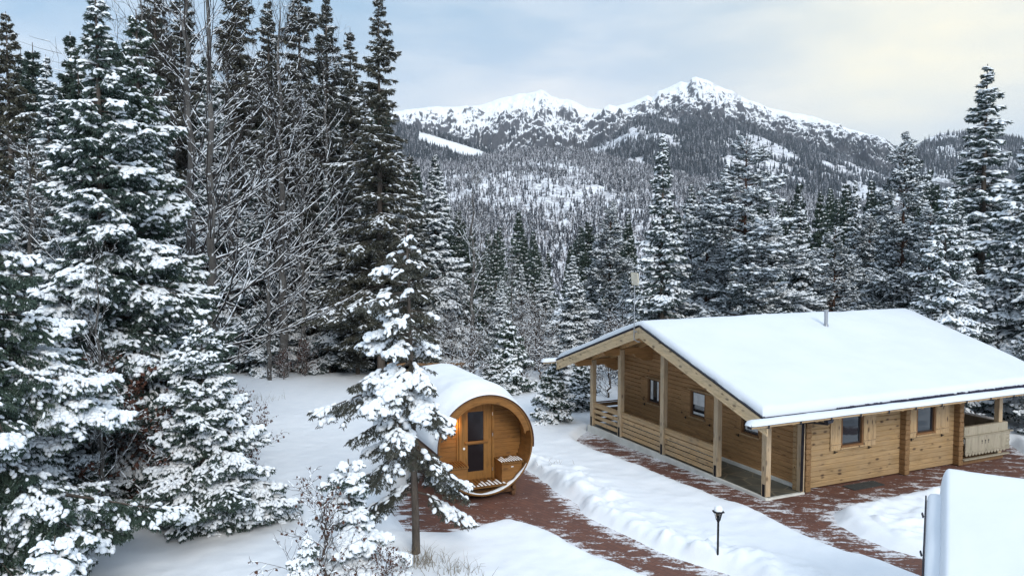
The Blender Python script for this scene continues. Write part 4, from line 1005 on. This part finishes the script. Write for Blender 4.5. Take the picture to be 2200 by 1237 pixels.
tree_px('mid1', 345, 30, 210, 'snowy spruce behind the right shoulder of the tall snowy spruce', rot=.4)
# dark stand behind the beeches
for i, (x, Y, t, k, l) in enumerate(((330, 46, -90, 'dark', 'dark spruce behind the leftmost beech trunk'), (385, 52, -60, 'gaunt', 'tall gaunt spruce between the two nearest beech trunks'), (500, 50, -110, 'dark', 'dark spruce rising out of frame right of the mottled beech trunk'),
        (575, 47, 0, 'dark', 'dark spruce behind the thin beech trunk by the snowfield'), (640, 54, -90, 'gaunt', 'gaunt dark spruce behind the thick beech by the snowfield'), (700, 48, -10, 'dark', 'dark spruce left of the tallest gaunt spruce'), (752, 56, 60, 'gaunt', 'slender dark spruce showing beside the tallest gaunt spruce'),
        (450, 44, 120, 'mid1', 'snow flecked spruce low between the beech trunks'), (545, 43, 330, 'mid1', 'shorter snow flecked spruce behind the thin beech'), (700, 44, 380, 'mid1', 'short snow flecked spruce at the right end of the beech stand'), (620, 44.5, 430, 'mid0', 'short snowy spruce directly behind the thick beech'),
        (765, 43, 450, 'dark', 'dark shaggy spruce left behind the thin lopsided spruce'), (850, 46, 430, 'dark', 'dark shaggy spruce behind the top of the thin lopsided spruce'))):
    tree_px(k, x, Y, t, l, rot=i * 1.7)
tree_px('gaunt', 812, 41, -15, 'tallest gaunt dark spruce at the right end of the left forest', rot=.9, wide=1.05)
tree_px('gaunt', 880, 47, 330, 'dark spruce leaning out right of the tallest gaunt spruce', rot=2.9, wide=1.1)

# beeches
BK = [broadleaf(s, 17, r, h0=.14, nl=44, ll=7.0, up=(.12, 1.15), depth=3, sub=5., snow=.9, bias=(b_a, .45), name='beech', kink=.075, minr=.0045, sthick=1.1, fine=.35, lift=.75, segs1=10, bm_=DTWIG) for s, r, b_a in ((201, .21, .2), (202, .17, -.15), (203, .20, .5))]
def beech(k, px, Y, lbl, h=17, wide=1., rot=0., base=None):
    p = VY(px, 600, Y); t = plant_at('beech_tree', BK[k], 17, p[0], Y, lbl, 'tree', None, h, None, rot, wide)
beech(0, 413, 29, 'stout bare beech with a pale grey trunk, left of the pair', 18.5)
beech(1, 458, 27, 'slim bare beech with a mottled trunk, right of the pair', 18.)
beech(2, 607, 41.5, 'thick bare beech at the edge of the snowfield', 20., rot=.3)
beech(1, 576, 40.5, 'thin bare beech just left of the thick one at the snowfield', 15., .75, 1.2)
beech(0, 651, 42.5, 'thin bare beech just right of the thick one at the snowfield', 14.5, .8, 2.)
beech(2, 498, 43, 'bare beech further back, between the mottled beech and the thin one', 17., .8, 4.)
beech(1, 318, 33, 'bare beech whose fine twigs show against the sky beside the snowy spruce tops', 17.5, 1, 2.6)
beech(0, 705, 46, 'bare beech with fine twigs against the sky near the tallest gaunt spruce', 18.5, .9, .6)
YB = broadleaf(221, 11.5, .13, h0=.2, nl=34, ll=3.4, up=(.5, 1.1), depth=3, sub=7, snow=.9, name='young_beech', minr=.005, kink=.09, fine=.4)
p = VY(1015, 395, 39); plant_at('bare_tree', YB, 11.5, p[0], 39, 'bare upright tree with snow on its forks, behind the sauna', 'tree', None, p[2] - zat(p[0], 39), None, 1.)
p = VY(1100, 560, 44); plant_at('bare_tree', YB, 11.5, p[0], 44, 'smaller bare tree among the snowy spruces right of the upright one', 'tree', None, p[2] - zat(p[0], 44), None, 3.)
p = VY(62, 330, 27); plant_at('bare_tree', YB, 11.5, p[0], 27, 'frosted bare tree with fine white branches at the left edge of the forest', 'tree', None, p[2] - zat(p[0], 27), None, 4., 1.3)
p = VY(207, 560, 17.5); plant_at('bare_tree', YB, 11.5, p[0], 17.5, 'young bare tree with a thin dark trunk in front of the tall snowy spruce', 'tree', None, p[2] - zat(p[0], 17.5), None, 2.1, .7)
# frosted thickets and leafy scrub
SH = [broadleaf(s, 2.6, .03, h0=.02, nl=26, ll=1.9, up=(.5, 1.2), depth=3, sub=6, snow=.95, name='shrub', m=TWIG, minr=.0035, sthick=1.35, kink=.22, leaves=lv, fine=.2) for s, lv in ((231, 1500), (232, 260))]
SHF = broadleaf(233, 3.2, .035, h0=.02, nl=34, ll=2.0, up=(.4, 1.2), depth=3, sub=7, snow=.9, name='thicket', m=TWIG, minr=.005, sthick=1.5, kink=.2, fine=.2)
def shrub(ms, px, py, h, lbl, name='beech_shrub', z=None, wide=1., kh=2.6, rot=0., Y=None):
    g = G(px, py, 0.) if Y is None else VY(px, 600, Y); plant_at(name, ms, kh, g[0], g[1], lbl, 'shrub', None, h, None, rot, wide, ('stems', 'leaves', 'snow'))
shrub(SH[0], 290, 1110, 3.4, 'leafy brown beech scrub under snow between the low spruces', rot=1., wide=1.2)
shrub(SH[0], 385, 1120, 2.6, 'brown leafed beech scrub at the foot of the bushy young spruce', rot=3.)
shrub(SH[0], 500, 1090, 2.3, 'brown leafed twigs on the snowfield side of the bushy young spruce', rot=5.)
shrub(SH[1], 225, 1060, 4.2, 'taller twiggy shrub with snow before the tall snowy spruce', rot=2., wide=1.1)
shrub(SH[0], 520, 1010, 2.0, 'small leafy shrub behind the bushy young spruce', rot=.4)
shrub(SH[1], 330, 1000, 3.6, 'twiggy snowy shrub deep between the left spruces', rot=4., wide=1.2)
g = VY(700, 1200, 13.6); plant_at('leafy_twigs', SH[1], 2.6, g[0], g[1], 'bare arching twigs with a few brown leaves in front of the bowed sapling', 'shrub', None, 2.2, None, 1.5, 1.1, ('stems', 'leaves', 'snow'))
g = VY(830, 1200, 14.0); plant_at('leafy_twigs', SH[0], 2.6, g[0], g[1], 'brown leafed twigs at the foot of the thin lopsided spruce', 'shrub', None, 1.1, None, 2.5, 1., ('stems', 'leaves', 'snow'))
shrub(SH[0], 655, 805, 1.6, 'low brown scrub at the foot of the thick beech', rot=2.)
shrub(SH[0], 610, 812, 1.3, 'low brown scrub between the beech trunks at the snowfield', rot=4.)
for i, (x, Y, h, l) in enumerate(((1120, 38, 3., 'frosted thicket behind the sauna roof'), (1080, 41, 3.6, 'taller frosted thicket left behind the sauna roof'), (1160, 41, 3., 'frosted thicket left of the round little spruce'), (1010, 36, 3., 'low frosted thicket beside the sauna roof'),
        (1310, 36, 3.2, 'frosted thicket seen through the porch corner'), (1345, 39, 3.4, 'frosted thicket behind the chalet gable'), (1150, 45, 4., 'tall frosted thicket deep behind the sauna'), (970, 42, 3.2, 'frosted thicket left of the bare upright tree'))):
    g = VY(x, 600, Y); plant_at('frosted_thicket', SHF, 3.2, g[0], Y, l, 'shrub', None, h, None, i * 1.3, 1.15, ('stems', 'leaves', 'snow'))

# middle and right
for i, (k, x, Y, t, l, w_) in enumerate((
    ('mid0', 935, 52, 330, 'spruce with thin snow at the right foot of the left forest', 1.), ('far1', 960, 56, 430, 'dark narrow spruce, left of a close pair above the sauna', .9), ('far1', 985, 55, 445, 'dark narrow spruce, right of a close pair above the sauna', .9),
    ('mid0', 1075, 40, 590, 'frosted spruce rising straight behind the sauna roof', .9), ('mid2', 1120, 47, 565, 'snowy spruce just left of the broad frosted one', .9), ('mid2', 1232, 42, 545, 'broad frosted spruce between sauna and chalet', 1.15),
    ('mid0', 1170, 50, 560, 'frosted spruce behind the left side of the broad one', 1.), ('bush', 1092, 37.5, 690, 'small frosted spruce close behind the sauna', 1.),
    ('mid0', 1345, 42, 585, 'snowy spruce behind the chalet gable tip', 1.1), ('mid1', 1275, 50, 520, 'slim spruce left of the slender pine', .8),
    ('mid1', 1425, 38, 283, 'tall dark spruce with snow tipped boughs rising over the chalet gable', 1.0), ('mid0', 1485, 44, 395, 'frosted spruce right behind the tall dark one', .95),
    ('mid1', 1560, 46, 350, 'dark spruce left behind the large red stemmed pine', .9), ('mid0', 1720, 43, 420, 'snowy spruce right of the large red stemmed pine', .95), ('mid1', 1838, 46, 385, 'dark topped spruce over the middle of the chalet roof', .85),
    ('mid2', 1905, 40, 470, 'snowy spruce left of the pointed spruce with the open crown', 1.), ('mid2', 2035, 30, 395, 'broad snow covered spruce standing close behind the right end of the chalet roof', .9),
    ('mid1', 2122, 43, 138, 'tallest dark spruce on the right, clear against the sky', 1.35), ('mid0', 2060, 40, 400, 'snowy spruce at the left foot of the tallest right spruce', 1.),
    ('mid2', 2215, 31, 290, 'snowy spruce cut by the right edge of the view', 1.1), ('mid0', 2150, 36, 480, 'snowy spruce below the tallest right spruce', 1.1),
    ('mid2', 2165, 31.5, 640, 'low snowy spruce seen past the veranda post', 1.1), ('mid2', 2085, 33.5, 640, 'low snowy spruce behind the veranda', 1.), ('mid0', 2260, 28, 560, 'snowy spruce beyond the right end of the veranda', 1.2),
    ('mid0', 1650, 50, 470, 'frosted spruce right behind the large red stemmed pine', 1.), ('mid2', 1770, 50, 520, 'low frosted spruce behind the flue pipe', 1.))):
    tree_px(k, x, Y, t, l, rot=i * 2.1 + .3, wide=w_)
tree_px('pine0', 1604, 37, 300, 'large pine with a reddish stem and snowy open crown behind the chalet roof', 'pine_tree', rot=1., wide=1.15)
tree_px('pine1', 1312, 48, 432, 'slender pine above the frosted spruces left of the chalet', 'pine_tree', rot=2., wide=.85)
tree_px('pine1', 1946, 38, 285, 'pointed pine with an open crown against the far ridge', 'pine_tree', rot=.2, wide=.8)
tree_px('pine0', 1795, 38, 490, 'smaller snowy pine behind the flue pipe', 'pine_tree', rot=4.1, wide=.95)
tree_px('pine0', 1520, 41, 440, 'snowy pine between the tall dark spruce and the large pine', 'pine_tree', rot=3., wide=1.)
tree_px('pine1', 2000, 36, 440, 'bushy snowy pine left of the broad snow covered spruce', 'pine_tree', rot=5., wide=1.1)
tree_px('pine1', 1870, 44, 450, 'snowy pine behind the dark topped spruce', 'pine_tree', rot=4., wide=1.)
tree_px('bush', 1190, 31.2, 778, 'round little spruce clad in snow standing alone on the lawn left of the porch', rot=0., wide=1.)
tree_px('bush', 1247, 33.5, 775, 'little snowy spruce close behind the porch corner', rot=2., wide=1.05)
tree_px('bush', 1060, 36.5, 760, 'little frosted spruce over the sauna roof edge', rot=4.)

# tufts of dry grass
GR = plain('dry_grass', (.20, .16, .10), .9, .1, 0, .3, 20)
def tuft(px, py, n, h, lbl, spread=.25):
    g = G(px, py, .12); rng = np.random.default_rng(int(px)); t = thing('grass_tuft', lbl, 'grass', (g[0], g[1], zat(g[0], g[1]) - .02)); A = Acc()
    b = np.stack([rng.normal(0, spread, n), rng.normal(0, spread * .6, n), np.zeros(n)], -1); d = np.stack([rng.normal(0, .35, n), rng.normal(0, .35, n), np.ones(n)], -1)
    m_ = b + d * h * .5 * (.5 + rng.random((n, 1))); e = m_ + (d + rng.normal(0, .4, (n, 3)) - [0, 0, .5]) * h * .4
    tubes(A, b, m_, np.full(n, .005), np.full(n, .003), 3); tubes(A, m_, e, np.full(n, .003), np.full(n, .001), 3); A.obj('blades', GR, t)
tuft(905, 1212, 110, .42, 'pale dry grass poking through snow at the thin spruce foot', .28)
tuft(985, 1232, 50, .35, 'sparse dry stalks in the snow right of the thin spruce', .3)
tuft(560, 850, 40, .4, 'dry stalks in the snowfield before the beech stand', .5)
tuft(1185, 1000, 14, .2, 'few dry stems in the snow right of the sauna', .3)
# ---------------------------------------------------------------- forest belt between garden and hillside
fr = np.random.default_rng(77); n_f = 0
GRP = 'spruces of the dense forest beyond the garden'
for Y0, sp_ in ((54, 3.4), (62, 3.6), (72, 4.0), (84, 4.6), (98, 5.4), (116, 6.4), (138, 7.5), (165, 9)):
    for px in np.arange(-30, 2260, sp_ * F / Y0 * 1.0):
        Yj = Y0 + fr.normal(0, 2); x = px + fr.normal(0, 10)
        if x < 880 and Y0 > 75: continue
        X0 = (x - CX) / F * Yj; top = np.interp(x, [0, 300, 870, 920, 1000, 1250, 1400, 1550, 2000, 2260], [160, 60, 260, 450, 512, 515, 480, 440, 430, 380]) + fr.normal(0, 22) - (Y0 - 54) * .12; hh = max(5., VY(x, top, Yj)[2] - float(gz(X0, Yj)))
        k = 'far%d' % fr.integers(0, 3)
        plant_at('spruce_tree', KIT[k][0], 14, X0, Yj, 'spruce in the dense snow dusted forest beyond the garden trees', 'tree', GRP, hh, float(gz(X0, Yj)), fr.random() * 6, .8 + .35 * fr.random()); n_f += 1
print('belt trees', n_f)

# ---------------------------------------------------------------- mountains
def ridge_line(pts, Yr):
    p = np.array(pts, float); t = (p[:, 0] - CX) / F; d = np.array([VY(a, b, Yr)[2] for a, b in pts]); return t, d
def massif(name, pts, Yr, Yf, zf, na, ny_, amp, seed, material, pw=1.0, gscale=1., rough=12., ext=1.35, ao=0., lobes=0.):
    t, d = ridge_line(pts, Yr); ta = np.linspace(t[0], t[-1], na); s = np.concatenate([np.linspace(0, 1, ny_) ** .9, 1 + np.linspace(.02, ext - 1, 12)])
    TA, S = np.meshgrid(ta, s); Yg = Yf + (Yr - Yf) * S; X = TA * Yg
    fine = (fbm(TA * Yr / 38., TA * 0 + 5, seed + 9, 4) - .5) * rough
    zr = np.interp(TA, t, d) + fine
    zb = zf + (zr - zf) * np.where(S <= 1, np.clip(S, 0, 1) ** pw, 1 - (S - 1) * 3.2)
    u_, v_ = X / (150 * gscale), Yg / (330 * gscale)
    wx = (fbm(u_ * .7, v_ * .7, seed + 3, 3) - .5) * .7
    g = ridged(u_ + wx, v_ + wx * .5, seed, 6, .58) - .55
    env = np.clip(1 - S, 0, 1) ** .55 * np.clip(S * 4, 0, 1) * np.clip((1 - S) * 9, .0, 1)
    zz = zb + amp * g * env
    if lobes: zz = zz + lobes * (fbm(X / 420, Yg / 420, seed + 20, 2) - .5) * env
    o = Acc().add(np.stack([X, Yg, zz], -1), gridfaces(na, len(s)), 0, True).obj(name, material); tag(o, kind='structure')
    return dict(t=t, d=d, TA=TA, S=S, X=X, Y=Yg, Z=zz, ta=ta, s=s)
def rock_mat(name, z_lo, z_hi, rock=(.095, .098, .11), scrub=(.06, .065, .075), bias=0.):
    m, nt, b = mat(name, .85, .15); g = nn(nt, 'ShaderNodeNewGeometry'); sp = nn(nt, 'ShaderNodeSeparateXYZ'); nt.links.new(g.outputs['Normal'], sp.inputs[0])
    p = nn(nt, 'ShaderNodeSeparateXYZ'); nt.links.new(g.outputs['Position'], p.inputs[0]); pos = g.outputs['Position']
    hgt = mapr(nt, p.outputs[2], z_lo, z_hi, 0, 1)
    n1 = noise(nt, mapping(nt, pos, (1.3, .5, 1.1)), .022, 9, .76, .2); n2 = noise(nt, mapping(nt, pos, (1.2, .5, 1.1)), .11, 6, .78, .1); n3 = noise(nt, pos, .0035, 4, .6)
    slope = mapr(nt, sp.outputs[2], .5, .95, -.14, .10)
    n4 = noise(nt, mapping(nt, pos, (1, .16, .22)), .045, 6, .7, .5)
    f = mth(nt, 'ADD', mth(nt, 'MULTIPLY', n1, .30), mth(nt, 'MULTIPLY', n2, .34)); f = mth(nt, 'ADD', f, mth(nt, 'MULTIPLY', n4, .28)); f = mth(nt, 'ADD', f, slope); f = mth(nt, 'ADD', f, mth(nt, 'MULTIPLY', n3, .35))
    f = mth(nt, 'ADD', f, mth(nt, 'MULTIPLY', hgt, .19 )); f = mth(nt, 'ADD', f, bias)
    k = ramp(nt, f, [(.575, (0, 0, 0)), (.62, (.5, .5, .5)), (.66, (1, 1, 1))])
    rk = mixc(nt, hgt, scrub, rock); rk = mixc(nt, mapr(nt, n2, .4, .65, 0, .5), rk, tuple(x * 1.7 for x in rock))
    nt.links.new(mixc(nt, k, rk, (.88, .90, .93)), b.inputs['Base Color']); bump(nt, b, mth(nt, 'ADD', n1, n2), .3, 10.); return m
R1 = rock_mat('alpine_rock_and_snow', 250, 760, bias=-.065)
R2 = rock_mat('alpine_scrub_and_snow', 330, 800, bias=-.075)
PEAKL = [(400, 330), (620, 290), (760, 262), (850, 240), (905, 232), (960, 229), (1000, 229), (1030, 226), (1060, 217), (1095, 207), (1120, 202), (1132, 202), (1150, 197), (1160, 194), (1170, 198), (1182, 206), (1200, 214), (1215, 212), (1240, 221), (1262, 232), (1285, 234), (1300, 238), (1330, 262), (1370, 300), (1450, 360), (1700, 480), (2100, 520)]
PEAKR = [(1140, 420), (1230, 330), (1280, 262), (1296, 233), (1305, 226), (1325, 228), (1345, 222), (1370, 214), (1388, 206), (1396, 210), (1410, 196), (1440, 184), (1458, 177), (1472, 178), (1482, 166), (1490, 163), (1503, 168), (1530, 180), (1560, 193), (1600, 215), (1650, 232), (1700, 244), (1740, 250), (1790, 268), (1840, 282), (1880, 294), (1905, 308), (1925, 318), (1960, 335), (2000, 350), (2100, 380), (2300, 400), (2700, 430)]
RIGHTM = [(1860, 420), (1915, 345), (1960, 312), (1985, 298), (2010, 288), (2040, 282), (2080, 284), (2140, 292), (2250, 300), (2500, 330), (2800, 380)]
SPUR = [(1060, 440), (1130, 380), (1200, 352), (1250, 326), (1285, 312), (1320, 292), (1345, 272), (1375, 258), (1410, 252), (1450, 256), (1500, 263), (1560, 270), (1610, 278), (1650, 290), (1700, 304), (1760, 325), (1830, 350), (1900, 372), (1960, 385), (2050, 400), (2200, 410), (2600, 420)]
SKIH = [(300, 300), (600, 270), (780, 262), (860, 268), (905, 282), (940, 290), (990, 306), (1045, 326), (1090, 345), (1150, 380), (1250, 430)]
HILLB = [(100, 430), (500, 380), (780, 350), (900, 345), (945, 352), (990, 352), (1040, 338), (1080, 330), (1120, 323), (1180, 320), (1240, 324), (1290, 332), (1340, 346), (1400, 362), (1480, 380), (1560, 395), (1640, 402), (1720, 418), (1800, 432), (1900, 440), (2000, 445), (2150, 440), (2400, 430), (2800, 420)]
MB = massif('left_mountain', PEAKL, 3900, 1900, 120, 900, 340, 230, 301, R1, .95, .75, 14)
MA = massif('peak_mountain', PEAKR, 3500, 1900, 120, 900, 340, 210, 302, R2, .9, .75, 14)
MC = massif('right_mountain', RIGHTM, 2900, 1700, 120, 260, 120, 60, 303, rock_mat('wooded_ridge', 100, 900, bias=-.14), 1., 1., 8)
m_, nt_, b_ = mat('forest_floor_snow', .85, .1); g_ = nn(nt_, 'ShaderNodeNewGeometry').outputs['Position']
nA = noise(nt_, g_, .05, 6, .75, .5); nB = noise(nt_, g_, .25, 4, .7)
nt_.links.new(ramp(nt_, mth(nt_, 'ADD', mth(nt_, 'MULTIPLY', nA, .6), mth(nt_, 'MULTIPLY', nB, .4)), [(.40, (.16, .15, .16)), (.52, (.78, .80, .84))]), b_.inputs['Base Color']); FLOOR = m_
SP = massif('wooded_spur', SPUR, 2400, 1150, 60, 420, 160, 50, 304, FLOOR, .95, .9, 6)
SK = massif('ski_hill', SKIH, 1900, 1100, 60, 260, 90, 20, 306, plain('groomed_snow', (.86, .88, .9), .8, .1, 0, .03, .02), .95, 1., 3)
HB = massif('wooded_hill', HILLB, 1300, 330, -24, 460, 220, 26, 305, FLOOR, 1.0, .45, 4, lobes=34)

def tiny_trees(name, M, n, h, seed, cover, smin=.02, smax=1.0, px0=250, px1=2500, kinds=(NEED,), tone=1.):
    """a far wood that reads as one mass: thousands of small ragged conifers standing on the slope"""
    rng = np.random.default_rng(seed); t = rng.random(n * 3) * ((px1 - px0) / F) + (px0 - CX) / F; s = rng.random(n * 3) ** .8 * (smax - smin) + smin
    ia = np.clip(np.searchsorted(M['ta'], t) - 1, 0, len(M['ta']) - 2); ss = M['s']; js = np.clip(np.searchsorted(ss, s) - 1, 0, len(ss) - 2)
    fa = (t - M['ta'][ia]) / (M['ta'][ia + 1] - M['ta'][ia]); fs = (s - ss[js]) / (ss[js + 1] - ss[js])
    ok = (fa >= 0) & (fa <= 1)
    def il(K): Q = M[K]; return (Q[js, ia] * (1 - fa) + Q[js, ia + 1] * fa) * (1 - fs) + (Q[js + 1, ia] * (1 - fa) + Q[js + 1, ia + 1] * fa) * fs
    P = np.stack([il('X'), il('Y'), il('Z')], -1)
    ok &= rng.random(len(t)) < cover(P, s); P = P[ok][:n]; n = len(P)
    hh = h * (.55 + .8 * rng.random(n)); ww = hh * (.13 + .09 * rng.random(n)); A = Acc()
    var = rng.random(n)
    for z0, z1, r in ((.05, .55, 1.), (.3, .8, .72), (.55, 1.05, .42)):
        k = 5; th = np.linspace(0, 2 * np.pi, k, endpoint=False)[None] + rng.random((n, 1)) * 6; rr = ww[:, None] * r * (.65 + .7 * rng.random((n, k)))
        rim = np.stack([P[:, :1] + rr * np.cos(th), P[:, 1:2] + rr * np.sin(th), P[:, 2:] + hh[:, None] * (z0 + .10 * (rng.random((n, k)) - .5))], -1)
        tip = (P + np.stack([0 * hh, 0 * hh, hh * z1], -1))[:, None]
        V = np.concatenate([rim, tip], 1); f = np.array([(i, (i + 1) % k, k) for i in range(k)])
        q = f[None] + (np.arange(n) * (k + 1))[:, None, None]
        # each tree takes one of three looks, darker or more frosted
        for mi, (lo, hi) in enumerate(((0, .40), (.40, .75), (.75, 1.01))):
            sel = (var >= lo) & (var < hi)
            if mi == 0: base = A.n; A.add(V.reshape(-1, 3), q[sel].reshape(-1, 3), 0)
            else: A.f.append((q[sel].reshape(-1, 3) + base, mi, False))
    o = A.obj(name, kinds); tag(o, kind='stuff'); return o
def wood_mat_far(name, dark, frost, amt, sc=.9):
    m, nt, b = mat(name, .9, .05); g = nn(nt, 'ShaderNodeNewGeometry'); n1 = noise(nt, g.outputs['Position'], sc, 2, .7)
    k = ramp(nt, n1, [(.56 - amt, (0, 0, 0)), (.62 - amt, (1, 1, 1))]); nt.links.new(mixc(nt, k, dark, frost), b.inputs['Base Color']); return m
KF = [wood_mat_far('far_spruce_dark', (.035, .04, .048), (.55, .58, .64), -.02), wood_mat_far('far_spruce_grey', (.085, .087, .094), (.6, .63, .68), .03), wood_mat_far('far_larch_frosted', (.15, .145, .155), (.72, .74, .79), .07)]
KD = [wood_mat_far('spur_spruce_dark', (.035, .045, .055), (.45, .5, .55), -.06), wood_mat_far('spur_spruce_blue', (.05, .06, .07), (.5, .54, .6), -.03), wood_mat_far('spur_spruce_frosted', (.09, .095, .11), (.6, .63, .68), .03)]
def coverB(P, s):
    a = fbm(P[:, 0] / 70 + .004 * P[:, 1], P[:, 1] / 130, 401, 4); pxx, pyy = proj(P)
    k = sstep(.42, .56, a + .12 * sstep(.6, .95, s))
    patch = (np.exp(-((pxx - 1165) / 95) ** 2 - ((pyy - 420) / 55) ** 2) + np.exp(-((pxx - 985) / 60) ** 2 - ((pyy - 395) / 40) ** 2) + .7 * np.exp(-((pxx - 1250) / 60) ** 2 - ((pyy - 385) / 28) ** 2))
    return np.clip(.34 + .66 * k, 0, 1) * (1 - .78 * np.clip(patch, 0, 1) * (fbm(P[:, 0] / 25, P[:, 1] / 60, 403, 3) > .42)) * (.5 + .5 * sstep(.0, .3, s))
tiny_trees('hillside_forest', HB, 60000, 6.6, 5, coverB, kinds=KF)
def coverS(P, s):
    a = fbm(P[:, 0] / 60, P[:, 1] / 260, 411, 4); return np.clip(.05 + .95 * sstep(.46, .64, a + .05 * sstep(.6, 1, s)), 0, 1)
tiny_trees('spur_forest', SP, 22000, 15., 6, coverS, px0=1100, smin=.1, kinds=KD)
SKP = [(900, 284), (925, 290), (965, 303), (1000, 313), (1040, 327), (1062, 336), (1020, 344), (990, 342), (960, 328), (930, 316), (895, 308)]
def coverK(P, s):
    x, y = proj(P); return (sdf(SKP, x, y) > 0) * (.85 + .15 * (s > .9))
tiny_trees('ski_hill_forest', SK, 16000, 14., 7, coverK, px0=320, px1=1260, smin=.25, kinds=KD)
def coverC(P, s): return np.clip(.25 + .8 * sstep(.4, .55, fbm(P[:, 0] / 80, P[:, 1] / 200, 421, 3)), 0, 1) * (s < .93)
tiny_trees('right_ridge_forest', MC, 6000, 18., 8, coverC, px0=1880, smin=.2, kinds=KD)
def coverP(P, s):
    x, y = proj(P); line = np.interp(x, [1400, 1500, 1600, 1700, 1800, 1900, 1950], [222, 238, 262, 282, 298, 320, 334]); return (y > line) * (fbm(P[:, 0] / 50, P[:, 1] / 160, 431, 4) > .44) * .9
tiny_trees('peak_forest', MA, 18000, 10., 9, coverP, px0=1390, px1=2100, smin=.3, smax=1., kinds=KD)

# ---------------------------------------------------------------- the air
hb = Acc().box(-4200, 5200, -340, 6200, -34, 1150).obj('haze', None); hb.data.materials.clear()
m = bpy.data.materials.new('valley_haze'); m.use_nodes = True; nt = m.node_tree; nt.nodes.clear()
o_ = nn(nt, 'ShaderNodeOutputMaterial'); v = nn(nt, 'ShaderNodeVolumePrincipled'); v.inputs['Color'].default_value = (.80, .88, .98, 1); v.inputs['Density'].default_value = .00005; v.inputs['Anisotropy'].default_value = 0.
nt.links.new(v.outputs[0], o_.inputs['Volume']); hb.data.materials.append(m); tag(hb, kind='stuff')
SC.cycles.volume_bounces = 0
